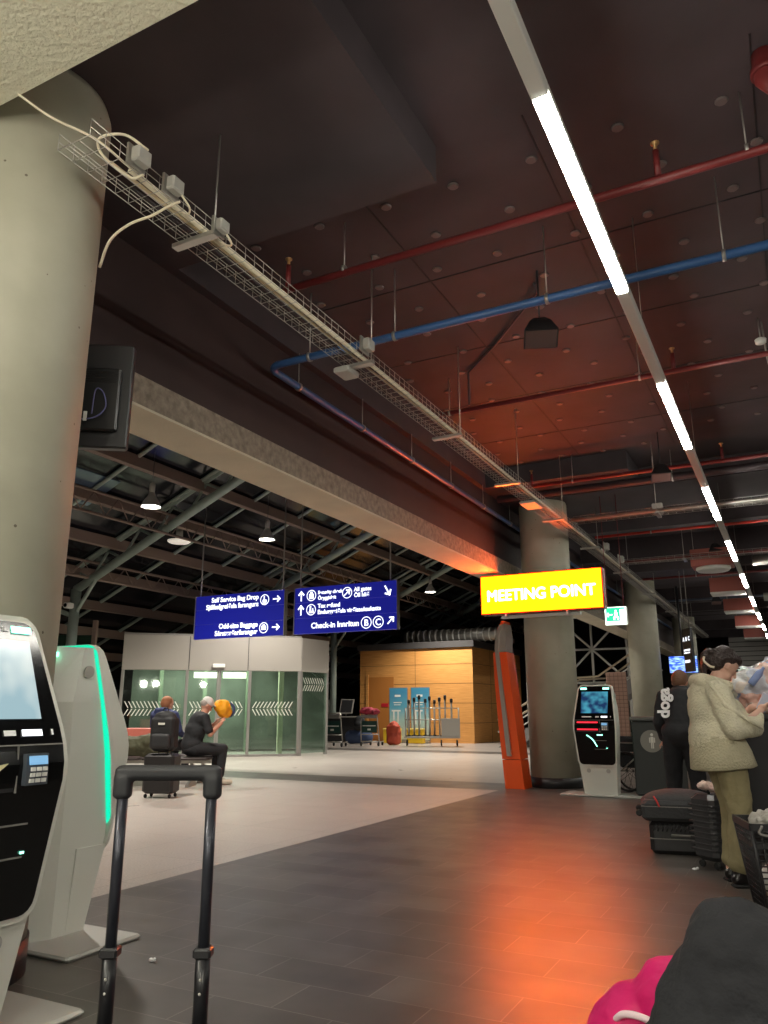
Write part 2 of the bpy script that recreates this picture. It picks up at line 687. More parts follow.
# lighter patches painted as reflections in the roof glass
M['pane'] = mat('pane', (70, 84, 104), 0.08)
for (x0, x1, y0, y1) in ((-12.8, -11.7, 8.2, 9.4), (-14.2, -13.2, 10.4, 12.2), (-11.6, -10.4, 13.2, 14.8), (-10.2, -9.2, 15.2, 16.6), (-9.0, -8.2, 11.4, 12.4)):
    q = MB()
    q.prism([(x0, roof_z(x0) - 0.025), (x1, roof_z(x1) - 0.025), (x1, roof_z(x1) - 0.005), (x0, roof_z(x0) - 0.005)], y0, y1, 'Y')
    q.build('skylight_pane', M['pane'], roof)

# roof trusses: double chord rafters spanning up from posts
def rafter(Y):
    t = thing('roof_truss', '', 'roof truss', (0, Y, 0))
    xa, xb = -16.4, -4.9
    dz = -0.62
    r = MB()
    r.tube([(xa, 0, roof_z(xa) + dz), (xb, 0, roof_z(xb) + dz)], 0.11, 12)
    r.build('chord', M['steel_green'], t)
    MB().tube([(xa - 0.3, 0, roof_z(xa) - 0.16), (xb, 0, roof_z(xb) - 0.16)], 0.07, 10).build('chord', M['steel_green'], t)
    w = MB()
    n = 11
    for k in range(n):
        x0 = xa + (xb - xa) * k / n
        x1 = xa + (xb - xa) * (k + 0.5) / n
        w.tube([(x0, 0, roof_z(x0) - 0.16), (x1, 0, roof_z(x1) + dz)], 0.035, 6)
        x2 = xa + (xb - xa) * (k + 1) / n
        w.tube([(x1, 0, roof_z(x1) + dz), (x2, 0, roof_z(x2) - 0.16)], 0.035, 6)
    w.build('web', M['steel_green'], t)
    MB().tube([(xa, 0, 0), (xa, 0, roof_z(xa) + dz)], 0.13, 14).build('post', M['steel_green'], t)
    b = MB()
    b.tube([(xa, 0, roof_z(xa) + dz - 0.7), (xa - 1.5, 0, roof_z(xa - 1.5) - 0.2)], 0.06, 8)
    b.tube([(xa, 0, roof_z(xa) + dz - 0.7), (xa + 0.9, 0, roof_z(xa + 0.9) - 0.5)], 0.05, 8)
    b.build('brace', M['steel_green'], t)
    return t


tl = {14.0: 'greenish steel roof truss nearest the camera, above the left blue sign', 20.5: 'second steel roof truss, above the revolving glass entrance',
      27.0: 'steel roof truss just in front of the timber clad room', 33.5: 'farthest steel roof truss, beyond the timber clad room'}
for Y, lb in tl.items():
    t = rafter(Y)
    t['label'] = lb

# lattice girders along the hall
def lattice(x, zc, d, lab):
    t = thing('lattice_girder', lab, 'girder', (x, 0, zc))
    for s in (-d / 2, d / 2):
        MB().tube([(0, 2, s), (0, 46, s)], 0.035, 8).build('chord', M['steel_brown'], t)
    w = MB()
    n = 62
    for k in range(n):
        a = 2 + 44 * k / n
        b = 2 + 44 * (k + 0.5) / n
        c = 2 + 44 * (k + 1) / n
        w.wire((0, a, -d / 2), (0, b, d / 2), 0.018)
        w.wire((0, b, d / 2), (0, c, -d / 2), 0.018)
    w.build('lattice_web', M['steel_brown'], t)


lattice(-13.3, 5.68, 0.5, 'upper brown lattice girder running along the hall roof behind the pendant lamps')
lattice(-15.9, 4.75, 0.42, 'lower brown lattice girder running along the hall over the entrance')
lattice(-10.2, 6.9, 0.5, 'topmost brown lattice girder, close under the concrete beam')

# ceiling pins in the near bay
pin = MB().lathe([(0.035, -0.012), (0.045, 0.0)], 12)
proto = None
cnt = 0
for iy in range(14):
    for ix in range(7):
        yb = 4.75 + iy * 0.52
        xb = -3.7 + ix * 0.62 + (0.2 if iy % 2 else 0)
        if cnt >= 96:
            break
        if proto is None:
            proto = pin.build('ceiling_fixing', M['fixing'], struct_ceiling)
            o = proto
        else:
            o = proto.copy()
            COL.objects.link(o)
        o.location = (xb + random.uniform(-.05, .05), yb + random.uniform(-.05, .05), 5.098)
        o.parent = struct_ceiling
        cnt += 1
# joints of the ceiling boards
jt = MB()
for yb in (5.9, 7.4, 8.9, 10.4):
    jt.box(-4.2, 4, yb, yb + 0.012, 5.095, 5.101)
for xb in (-2.6, -1.2, 0.2, 1.6):
    jt.box(xb, xb + 0.012, 4.3, 11.7, 5.095, 5.101)
jt.build('board_joint', M['black_matte'], struct_ceiling)

# ================================================================ CEILING SERVICES
# --- light line
LX, LZ = -0.74, 4.0
def light_line():
    t = thing('linear_light', 'long white ceiling light bar of bright tubes running down the walkway', 'ceiling light', (LX, 0, LZ))
    per = 3.65
    y0 = 2.99 - 2 * per
    for k in range(12):
        a = y0 + k * per
        d = MB()
        d.bbox(-0.037, 0.037, a, a + 1.95, -0.035, 0.0, 0.006)
        d.build('tube', M['tube_on'], t)
        h = MB()
        h.bbox(-0.041, 0.041, a + 1.95, a + per, -0.03, 0.045, 0.006)
        h.build('housing', M['white_metal'], t)
        h = MB()
        h.bbox(-0.041, 0.041, a, a + 1.95, 0.0, 0.045, 0.006)
        h.build('housing', M['white_metal'], t)
        MB().wire((0, a + 2.8, 0.04), (0, a + 2.8, cz(LX, a + 2.8) - LZ), 0.003).build('suspension_wire', M['galv'], t)
    return t


light_line()
# unseen second light bar, added right of the frame for more light
t = thing('linear_light', 'parallel white ceiling light bar in the next aisle', 'ceiling light', (4.6, 0, LZ))
for k in range(7):
    a = -5.0 + k * 3.65
    MB().bbox(-0.037, 0.037, a, a + 1.95, -0.035, 0.0, 0.006).build('tube', M['tube_on'], t)
    MB().bbox(-0.041, 0.041, a, a + 3.65, 0.0, 0.045, 0.006).build('housing', M['white_metal'], t)
    MB().wire((0, a + 2.8, 0.04), (0, a + 2.8, cz(4.6, a + 2.8) - LZ), 0.003).build('suspension_wire', M['galv'], t)

# unseen globe lights, added to brighten the near column, kiosks and soffit
M['globe'] = mat('globe', (255, 250, 240), 0.5, emit=(1, 0.95, 0.8), estr=GLOBE_FILL)
gl = ['globe pendant behind the camera, left', 'globe pendant behind the camera, middle', 'globe pendant behind the camera, right', 'globe pendant farther behind the camera, left', 'globe pendant farther behind the camera, right']
for i, (x, yy, z) in enumerate(((-2.4, -0.9, 2.6), (-0.2, -2.6, 2.7), (2.4, -1.6, 2.7), (-3.0, -5.0, 2.7), (1.0, -5.2, 2.7))):
    t = thing('globe_pendant', gl[i], 'lamp', (x, yy, z))
    MB().ball((0, 0, 0), 0.13, 20, 12).build('globe', M['globe'], t)
    MB().tube([(0, 0, 0.12), (0, 0, 4.28 - z if x < -1.2 and yy > -4 else 5.1 - z if x > -1.83 else 4.8 - z)], 0.01, 6).build('cord', M['black_plastic'], t)

# --- pipes
def pipe(name, lab, pts, r, m, clamps=(), rods=(), heads=(), ztop=5.1, group=None):
    t = thing(name, lab, 'pipe', pts[0], 0, group)
    o = Vector(pts[0])
    P = [Vector(p) - o for p in pts]
    MB().tube(P, r, 14).build('pipe_run', m, t)
    for c in rods:
        c = Vector(c) - o
        MB().tube([c, (c.x, c.y, cz(c.x + o.x, c.y + o.y) - o.z)], 0.006, 6).build('rod', M['galv'], t)
        d = (P[-1] - P[-2]).normalized() if len(P) == 2 else None
        ax = 'X' if (abs(P[1].x - P[0].x) > abs(P[1].y - P[0].y) and len(P) == 2) else 'Y'
        MB().lathe([(r + 0.008, -0.012), (r + 0.008, 0.012)], 14, c, ax).build('clamp', M['galv'], t)
    for c in heads:
        c = Vector(c) - o
        h = MB().tube([c, (c.x, c.y, c.z + 0.2)], 0.022, 8)
        h = h.build('riser', m, t)
        MB().lathe([(0.012, 0.2), (0.014, 0.25), (0.03, 0.255), (0.03, 0.262)], 12, c).build('sprinkler_head', M['brass'], h)
    return t


pipe('sprinkler_pipe', 'red sprinkler pipe nearest the camera, crossing above the blue pipe', [(-3.43, 4.76, 4.63), (3.5, 4.76, 4.63)], 0.03, M['red_pipe'],
     rods=[(-2.85, 4.76, 4.66), (0.12, 4.76, 4.66), (1.9, 4.76, 4.66)], heads=[(-3.4, 4.76, 4.66), (-0.42, 4.76, 4.66)])
pipe('sprinkler_pipe', 'second dark red sprinkler pipe, crossing just beyond the first black loudspeaker', [(-3.42, 8.02, 4.66), (6, 8.02, 4.66)], 0.028, M['red_pipe'],
     rods=[(-3.3, 8.02, 4.66), (-1.1, 8.02, 4.66)], heads=[(-0.75, 8.02, 4.66)])
pipe('sprinkler_pipe', 'third red sprinkler pipe, crossing at the dark end of the near ceiling bay', [(-3.45, 11.5, 4.66), (7, 11.5, 4.66)], 0.03, M['red_pipe'],
     rods=[(-2.7, 11.5, 4.66), (-1.5, 11.5, 4.66)], heads=[(-3.35, 11.5, 4.66), (-0.55, 11.5, 4.66)], ztop=5.1)
pipe('sprinkler_pipe', 'fourth, bright red sprinkler pipe, crossing above the yellow sign', [(-3.3, 15.7, 4.66), (8, 15.7, 4.66)], 0.034, mat('red_pipe_bright', (208, 50, 36), 0.35),  # brighter red than the other pipes, the sign's glow put into the colour
     rods=[(-2.2, 15.7, 4.66), (-1.0, 15.7, 4.66)], heads=[(-0.5, 15.7, 4.66)])
pipe('sprinkler_pipe', 'faint far red sprinkler pipe, seen over the exit sign', [(-3.2, 20.6, 4.5), (8, 20.6, 4.5)], 0.03, M['red_pipe'], rods=[(-1.9, 20.6, 4.5)])
pipe('service_pipe', 'dark grey pipe crossing just beyond the third red pipe', [(-4.1, 12.0, 4.66), (7, 12.0, 4.66)], 0.06, M['dark_pipe'], rods=[(-1.3, 12.0, 4.66)], ztop=4.8)
pipe('service_pipe', 'dark blue far pipe crossing beyond the exit sign', [(-3.2, 24.8, 4.45), (8, 24.8, 4.45)], 0.035, mat('blue_grey_pipe', (84, 96, 116), 0.4), rods=[(-1.5, 24.8, 4.45)], ztop=5.1)
# blue pipe with a bend
bend = []
for k in range(7):
    a = PI + (PI / 2) * k / 6
    bend.append((-4.04 + 0.14 * math.cos(a + PI * 0) , 5.71 + 0.14 * math.sin(a), 4.43))
bp_ = [(-4.18, 40, 4.43)] + bend + [(5, 5.57, 4.43)]
t = thing('blue_pipe', 'long blue pipe crossing the ceiling and turning along the dark fascia', 'pipe', (0, 0, 0))
MB().tube(bp_, 0.036, 14).build('pipe_run', M['blue_pipe'], t)
for c in ((-3.7, 5.57), (-2.8, 5.57), (-1.42, 5.57), (-0.1, 5.57), (1.4, 5.57)):
    MB().tube([(c[0], c[1], 4.43), (c[0], c[1], cz(c[0], c[1]))], 0.006, 6).build('rod', M['galv'], t)
    MB().lathe([(0.045, -0.014), (0.045, 0.014)], 14, (c[0], c[1], 4.43), 'X').build('clamp', M['galv'], t)
for c in [6.1 + k * 1.35 for k in range(18)]:
    MB().tube([(-4.18, c, 4.43), (-4.18, c, 4.8)], 0.006, 6).build('rod', M['galv'], t)
    MB().lathe([(0.045, -0.014), (0.045, 0.014)], 14, (-4.18, c, 4.43), 'Y').build('clamp', M['galv'], t)
# red elbow at the top right
t = thing('red_pipe_bend', 'thick red pipe bend dropping from the ceiling at the top right', 'pipe', (0.25, 4.5, 4.85))
MB().tube([(0.02, 0, 0.25), (0.02, 0, 0.08), (0.06, 0, 0.02), (0.13, 0, 0), (0.8, 0.0, 0)], 0.07, 16).build('pipe_run', M['red_pipe'], t)
MB().lathe([(0.085, -0.02), (0.085, 0.02)], 16, (0.02, 0, 0.12)).build('coupling', M['red_pipe'], t)

# --- cable trays
def tray(name, lab, p0, axis, L, width, h, parts_y=(), rods=(), ztop=5.1, step=0.1):
    t = thing(name, lab, 'cable tray', p0, 0 if axis == 'Y' else -PI / 2)
    m = MB()
    w2 = width / 2
    for x, z in ((-w2, h), (-w2, h / 2), (-w2, 0), (-w2 / 3, 0), (w2 / 3, 0), (w2, 0), (w2, h / 2), (w2, h)):
        m.wire((x, 0, z), (x, L, z), 0.0032)
    n = int(L / step)
    for k in range(n):
        yy = k * step
        m.wire((-w2, yy, 0), (w2, yy, 0), 0.0028)
        m.wire((-w2, yy, 0), (-w2, yy, h), 0.0028)
        m.wire((w2, yy, 0), (w2, yy, h), 0.0028)
    m.build('wire_basket', M['galv'], t)
    for yy in parts_y:
        MB().bbox(-w2 - 0.05, w2 + 0.05, yy - 0.03, yy + 0.03, -0.035, -0.004, 0.004).build('bracket', M['galv'], t)
    for (x, yy, zt) in rods:
        MB().tube([(x, yy, -0.03), (x, yy, (cz(p0[0] + x, p0[1] + yy) if axis == 'Y' else cz(p0[0] + yy, p0[1] - x)) - p0[2])], 0.006, 6).build('rod', M['galv'], t)
    return t


TX, TZ = -3.03, 4.09
tr = tray('cable_tray', 'long galvanized wire cable tray running from the near column down the ceiling', (TX, 2.28, TZ), 'Y', 32.0, 0.24, 0.1,
          parts_y=[0.95, 3.0, 5.0, 7.0, 9.2, 11.6, 14.5, 18, 22, 26], rods=[(0.15, 0.95, 4.8), (0.15, 3.0, 5.1), (0.15, 5.0, 5.1), (0.15, 7.0, 5.1), (0.15, 9.2, 5.1), (0.15, 11.6, 5.0), (0.15, 14.5, 5.1), (0.15, 18, 5.1), (0.15, 22, 4.8), (0.15, 26, 5.1)])
for (yy, zz, s) in ((0.30, 0.06, 0.052), (0.57, 0.06, 0.05), (1.0, 0.06, 0.045), (2.9, 0.09, 0.055), (12.2, 0.1, 0.07), (13.6, 0.1, 0.07)):
    j = MB().bbox(0.145, 0.145 + s * 1.2, yy - s, yy + s, zz - s * 0.9, zz + s * 0.9, 0.01).build('junction_box', M['grey_plastic'], tr)
    k = MB().bbox(0.128, 0.145, yy - s * 1.3, yy + s * 1.3, zz - s * 1.2, zz + s * 1.3, 0.003).build('mounting_plate', M['galv'], j)
MB().bbox(-0.17, -0.02, 2.9, 3.1, -0.09, -0.036, 0.012).build('luminaire_bracket', M['grey_plastic'], tr)
MB().bbox(-0.14, 0.10, 7.9, 8.3, -0.06, -0.02, 0.012).build('splice_cover', M['grey_plastic'], tr)
# conduits lying in the tray
def cable(lab, pts, r, m, name='cable', group=None):
    o = MB().tube(pts, r, 8).build(name, m)
    return tag(o, lab, 'cable', group)


cable('straight white conduit lying in the long tray', [(TX + 0.075, 2.6, TZ + 0.03), (TX + 0.075, 34, TZ + 0.03)], 0.018, M['white_cable'], 'conduit')
cable('buff cable lying beside the white conduit in the long tray', [(TX + 0.03, 2.5 , TZ + 0.024)] + [(TX + 0.035 + 0.012 * math.sin(k * 1.7), 2.5 + k, TZ + 0.024) for k in range(1, 31)], 0.011, M['cable_buff'])
cable('dark cable lying in the middle of the long tray', [(TX - 0.01 + 0.02 * math.sin(k * 1.3), 2.7 + k, TZ + 0.016) for k in range(0, 30)], 0.008, M['dark_pipe'])


def arc(pts, n=8):
    """Catmull-Rom through pts"""
    P = [Vector(p) for p in pts]
    P = [P[0] * 2 - P[1]] + P + [P[-1] * 2 - P[-2]]
    out = []
    for i in range(1, len(P) - 2):
        for k in range(n):
            t_ = k / n
            a, b, c, d = P[i - 1], P[i], P[i + 1], P[i + 2]
            out.append(0.5 * ((2 * b) + (c - a) * t_ + (2 * a - 5 * b + 4 * c - d) * t_ ** 2 + (3 * b - a - 3 * c + d) * t_ ** 3))
    out.append(P[-2])
    return out


cable('white cable dropping from the plaster soffit onto the tray end', arc([(-3.2, 2.05, 4.28), (-3.12, 2.2, 4.22), (-3.0, 2.38, 4.18), (-2.95, 2.55, 4.13), (-2.94, 2.8, 4.11)]), 0.007, M['white_cable'])
cable('white cable looping round the first junction box', arc([(-2.83, 2.60, 4.20), (-2.93, 2.52, 4.28), (-3.03, 2.44, 4.24), (-3.02, 2.46, 4.14), (-2.95, 2.6, 4.07), (-2.87, 2.62, 4.07)]), 0.008, M['white_cable'])
cable('white cable hanging from the second junction box to the near column', arc([(-2.86, 2.9, 4.08), (-2.9, 2.86, 4.04), (-2.97, 2.8, 3.96), (-3.08, 2.74, 3.90), (-3.2, 2.72, 3.82), (-3.36, 2.80, 3.74)]), 0.008, M['white_cable'])
cable('white cable curling below the third junction box', arc([(-2.84, 3.30, 4.10), (-2.83, 3.34, 4.05), (-2.9, 3.36, 4.08), (-2.96, 3.2, 4.11)]), 0.007, M['white_cable'])
cable('white cable from the second junction box down into the tray', arc([(-2.83, 2.88, 4.10), (-2.82, 2.94, 4.05), (-2.87, 2.98, 4.05), (-2.95, 3.0, 4.10)]), 0.006, M['white_cable'])

t2 = tray('cable_tray', 'galvanized cable tray crossing the ceiling just above the yellow sign', (-2.9, 12.35, 4.2), 'X', 9, 0.26, 0.07, parts_y=[1.3, 4, 6.5], rods=[(0.15, 1.3, 4.8), (0.15, 4, 4.8)], step=0.12)
MB().bbox(-0.2, -0.1, 1.2, 1.36, 0.02, 0.2, 0.01).build('junction_box', M['grey_plastic'], t2)
tag(MB().tube([(-2.95, 12.3, 4.235), (6, 12.3, 4.235)], 0.03, 10).build('conduit', M['galv']), 'silver conduit lying in the crossing tray above the yellow sign', 'cable')
t3 = tray('cable_tray', 'second crossing cable tray, farther away beyond the exit sign', (-3.0, 16.5, 4.2), 'X', 9, 0.26, 0.07, parts_y=[1.3, 4], rods=[(0.15, 1.3, 5.1), (0.15, 4, 5.1)], step=0.16)
tag(MB().tube([(-2.95, 16.45, 4.235), (6, 16.45, 4.235)], 0.03, 10).build('conduit', M['red_pipe']), 'reddish conduit lying in the farther crossing tray', 'cable')
for i, yy in enumerate((17.6, 23.6)):
    t = thing('air_duct', ('silver round air duct crossing the ceiling right of the light bar, nearer one', 'silver round air duct crossing the ceiling, farther one')[i], 'duct', (-0.5, yy, 4.25))
    MB().tube([(0, 0, 0), (5, 0, 0)], 0.11, 18).build('duct_run', M['galv'], t)
    for k in range(6):
        MB().lathe([(0.12, -0.02), (0.12, 0.02)], 18, (0.4 + k * 0.9, 0, 0), 'X').build('duct_joint', M['galv'], t)

# --- ceiling loudspeakers
def speaker(loc, rz, lab, s=1.0, top=5.1):
    t = thing('loudspeaker', lab, 'loudspeaker', loc, rz)
    m = MB()
    a, b = 0.07 * s, 0.13 * s
    base = len(m.v)
    for (w, d, z) in ((0.05 * s, 0.05 * s, 0.12 * s), (0.09 * s, 0.08 * s, 0.05 * s), (0.15 * s, 0.11 * s, -0.11 * s)):
        for x, y in ((-w, -d), (w, -d), (w, d), (-w, d)):
            m.v.append(Vector((x, y, z)))
    for k in range(2):
        for j in range(4):
            m.face([base + k * 4 + j, base + k * 4 + (j + 1) % 4, base + (k + 1) * 4 + (j + 1) % 4, base + (k + 1) * 4 + j])
    m.face([3, 2, 1, 0]); m.face([8, 9, 10, 11])
    b_ = m.build('cabinet', M['black_plastic'], t)
    b_.rotation_euler = (R(-22), 0, 0)
    g = MB().box(-0.135 * s, 0.135 * s, -0.098 * s, 0.098 * s, -0.118 * s, -0.109 * s).build('grille', mat('speaker_grille', (92, 70, 66), 0.6), t)
    g.rotation_euler = (R(-22), 0, 0)
    MB().tube([(0, 0, 0.1 * s), (0, 0, top - loc[2])], 0.008, 8).build('hanger', M['black_plastic'], t)
    return t


speaker((-1.66, 6.2, 4.5), R(20), 'black cone loudspeaker hanging below the blue pipe', 1.0)
speaker((-1.35, 11.1, 4.5), R(10), 'black cone loudspeaker at the dark end of the near ceiling bay', 0.9)
speaker((-1.15, 17.0, 4.45), R(10), 'small far black loudspeaker below the red box fittings', 0.9)
speaker((-1.75, 24, 4.3), R(10), 'tiny black loudspeaker farthest down the ceiling', 0.9)
speaker((-1.1, 21.5, 4.35), R(10), 'far black loudspeaker left of the second hanging box', 0.9)
# conduit frame next to first speaker
t = thing('ceiling_conduit', 'thin dark conduit dropping from the ceiling near the first loudspeaker', 'conduit', (-3.0, 7.9, 4.66))
MB().tube([(0, 0, 0), (0, 0, 0.42), (0.5, -0.5, 0.42), (1.25, -1.4, 0.4), (1.28, -1.6, 0.38)], 0.014, 8).build('pipe_run', M['dark_pipe'], t)
t = thing('smoke_detector', 'small white smoke detector on a rod near the right edge', 'detector', (0.09, 8.1, 4.86))
MB().lathe([(0.02, -0.05), (0.05, -0.04), (0.055, 0.0), (0.04, 0.01)], 20).build('detector_body', M['white_metal'], t)
MB().tube([(0, 0, 0), (0, 0, 0.24)], 0.008, 6).build('rod', M['galv'], t)
tag(MB().tube([(0.12, 8.2, 5.1), (0.13, 8.2, 4.7), (0.16, 8.25, 4.4), (0.2, 8.2, 4.0)], 0.01, 6).build('hanging_cable', M['grey_plastic']), 'grey cable hanging from the ceiling at the right edge', 'cable')
# hanging box fittings, the sign's red glow painted into their colour
M['box_red'] = mat('box_red', (168, 92, 80), 0.55)
bl = ['nearest red-brown box fitting hanging beside the light bar', 'second red-brown box fitting beside the light bar', 'third red-brown box fitting beside the light bar',
      'fourth red-brown box fitting beside the light bar', 'farthest red-brown box fitting beside the light bar']
for i, yy in enumerate((17.0, 21.0, 25.2, 30.0, 35.0)):
    t = thing('ceiling_unit', bl[i], 'ceiling unit', (-1.24, yy + 0.2, 4.26), 0, 'red box fittings along the light bar')
    MB().bbox(-0.4, 0.4, -0.3, 0.3, -0.16, 0.2, 0.01).build('casing', M['box_red'], t)
    if i == 0:
        MB().lathe([(0.3, -0.24), (0.34, -0.2), (0.34, -0.16)], 24).build('diffuser', M['white_metal'], t)
    else:
        MB().bbox(-0.4, 0.4, -0.31, 0.31, -0.205, -0.16, 0.01).build('diffuser', M['white_metal'], t)
    for sx in (-0.35, 0.35):
        MB().tube([(sx, 0, 0.2), (sx, 0, cz(-1.24, yy + 0.2) - 4.26)], 0.006, 6).build('rod', M['galv'], t)

# ================================================================ SIGNS
M['sign_yellow'] = mat('sign_yellow', (250, 200, 20), 0.4, emit=(9.0 * SIGN, 0.52, 0.002), estr=1.0)
M['sign_letter'] = mat('sign_letter', (255, 250, 220), 0.4, emit=(12, 3.6, 0.9), estr=1.0)
M['sign_frame'] = mat('sign_frame', (120, 40, 20), 0.5)
t = thing('illuminated_sign', 'glowing yellow MEETING POINT light box on the middle column', 'sign', (-3.58, 12.42, 2.78))
MB().bbox(-1.04, 1.04, 0, 0.2, 0, 0.67, 0.01).build('casing', M['sign_frame'], t)
fc = MB().box(-1.02, 1.02, -0.012, 0.0, 0.02, 0.65).build('light_face', M['sign_yellow'], t)
mp_ = text('lettering', 'MEETING POINT', 0.262, M['sign_letter'], fc, (0.0, -0.016, 0.225), align='CENTER', bold=0.0, sx=0.95)
bmh = bmesh.new()
bmh.from_mesh(mp_.data)
for (ox, oy) in ((0.009, 0.0), (-0.009, 0.0), (0.0, 0.007), (0.0, -0.007)):
    base_mesh = [v for v in bmh.verts]
    if ox == 0.009:
        src = list(bmh.verts) + list(bmh.edges) + list(bmh.faces)
    g_ = bmesh.ops.duplicate(bmh, geom=src)
    bmesh.ops.translate(bmh, verts=[e for e in g_['geom'] if isinstance(e, bmesh.types.BMVert)], vec=(ox, oy, 0.0001))
bmh.to_mesh(mp_.data)
bmh.free()
for sx in (-0.62, 0.42):
    MB().prism([(0.0, -0.06), (0.35, 0.0), (0.0, 0.0)], sx, sx + 0.03, 'X').build('bracket', M['white_metal'], t)
k = MB()
k.bbox(-0.75, 0.6, 0.2, 0.3, -0.05, 0.0, 0.004)
k.build('support_rail', M['white_metal'], t)

# blue direction signs
def disc(parent, x, z, r, m=None, hole=None):
    o = MB()
    n = 28
    base = 0
    for (rr) in (r, r * 0.86):
        for j in range(n):
            a = 2 * PI * j / n
            o.v.append(Vector((x + rr * math.cos(a), -0.004, z + rr * math.sin(a))))
    for j in range(n):
        o.face([j, (j + 1) % n, n + (j + 1) % n, n + j])
    return o


def arrow(x, z, s, ang):
    """thick arrow polygon pointing along ang, in the sign's plane"""
    o = MB()
    c, sn = math.cos(ang), math.sin(ang)
    def P(u, v):
        return Vector((x + (u * c - v * sn) * s, -0.004, z + (u * sn + v * c) * s))
    def quad(a):
        b = len(o.v)
        o.v.extend([P(*q) for q in a])
        o.face([b, b + 1, b + 2, b + 3])
    quad([(-0.5, -0.07), (0.42, -0.07), (0.42, 0.07), (-0.5, 0.07)])
    quad([(0.5, 0.0), (0.38, 0.1), (0.02, -0.28), (0.14, -0.38)][::1])
    quad([(0.5, 0.0), (0.14, 0.38), (0.02, 0.28), (0.38, -0.1)])
    return o


def rects(lst):
    o = MB()
    for (x0, x1, z0, z1) in lst:
        o.box(x0, x1, -0.006, -0.002, z0, z1)
    return o


def blue_sign(name, lab, x0, x1, z0, z1, Y, poles):
    t = thing(name, lab, 'sign', (x0, Y, z0))
    W, H = x1 - x0, z1 - z0
    for k in range(3):
        MB().bbox(0, W, 0, 0.1, H * k / 3 + 0.004, H * (k + 1) / 3 - 0.004, 0.006).build('panel', M['sign_blue'], t)
    for s in (-0.02, W):
        MB().box(s, s + 0.02, -0.01, 0.11, 0, H).build('end_cap', M['frame_grey'], t)
    for px in poles:
        MB().tube([(px, 0.05, H - 0.02), (px, 0.05, roof_z(x0 + px) - z0 - 0.03)], 0.018, 8).build('pole', M['frame_grey'], t)
    return t


W_ = M['sign_white']
s1 = blue_sign('direction_sign', 'left blue hanging direction sign, self service bag drop and odd-size baggage', -13.2, -10.5, 2.92, 4.0, 15.0, (0.1, 2.62))
text('lettering', 'Self Service Bag Drop', 0.165, W_, s1, (1.95, -0.004, 0.90), align='RIGHT', bold=0.004)
text('lettering', 'Sjálfsafgreiðsla farangurs', 0.165, W_, s1, (1.95, -0.004, 0.73), align='RIGHT', bold=0.004)
text('lettering', 'Odd-size Baggage', 0.165, W_, s1, (1.95, -0.004, 0.24), align='RIGHT', bold=0.004)
text('lettering', 'Sérstærðarfarangur', 0.165, W_, s1, (1.95, -0.004, 0.07), align='RIGHT', bold=0.004)
for z in (0.87, 0.2):
    disc(s1, 2.13, z, 0.13).build('icon_ring', W_, s1)
    arrow(2.48, z, 0.22, 0).build('arrow', W_, s1)
rects([(2.07, 2.19, 0.8, 0.87), (2.1, 2.13, 0.87, 0.96), (2.06, 2.2, 0.77, 0.785)]).build('pictogram', W_, s1)
rects([(2.06, 2.2, 0.15, 0.245), (2.1, 2.16, 0.24, 0.28)]).build('pictogram', W_, s1)
s2 = blue_sign('direction_sign', 'right blue hanging direction sign, security check, gates and check-in', -10.2, -7.52, 2.92, 4.0, 15.0, (0.12, 2.5))
for z in (0.88, 0.55):
    arrow(0.18, z, 0.24, PI / 2).build('arrow', W_, s2)
    disc(s2, 0.46, z, 0.13).build('icon_ring', W_, s2)
rects([(0.40, 0.52, 0.80, 0.92), (0.43, 0.49, 0.92, 0.97)]).build('pictogram', W_, s2)
rects([(0.40, 0.53, 0.47, 0.52), (0.42, 0.46, 0.51, 0.64), (0.49, 0.52, 0.51, 0.58)]).build('pictogram', W_, s2)
disc(s2, 1.42, 0.88, 0.13).build('icon_ring', W_, s2)
arrow(1.42, 0.88, 0.2, R(40)).build('pictogram', W_, s2)
arrow(2.45, 0.86, 0.26, R(-60)).build('arrow', W_, s2)
text('lettering', 'Security check', 0.112, W_, s2, (0.64, -0.004, 0.90), bold=0.003)
text('lettering', 'Öryggisleit', 0.112, W_, s2, (0.64, -0.004, 0.77), bold=0.003)
text('lettering', 'All gates', 0.13, W_, s2, (1.6, -0.004, 0.90), bold=0.003)
text('lettering', 'Öll hlið', 0.13, W_, s2, (1.6, -0.004, 0.77), bold=0.003)
text('lettering', 'Tax refund', 0.135, W_, s2, (0.64, -0.004, 0.58), bold=0.004)
text('lettering', 'Endurgreiðsla virðisaukaskatts', 0.135, W_, s2, (0.64, -0.004, 0.44), bold=0.004)
text('lettering', 'Check-in Innritun', 0.178, W_, s2, (0.47, -0.004, 0.12), bold=0.004)
for x, c in ((1.92, 'B'), (2.22, 'C')):
    disc(s2, x, 0.18, 0.135).build('icon_ring', W_, s2)
    text('lettering', c, 0.2, W_, s2, (x, -0.004, 0.11), align='CENTER', bold=0.004)
arrow(2.53, 0.2, 0.22, R(45)).build('arrow', W_, s2)

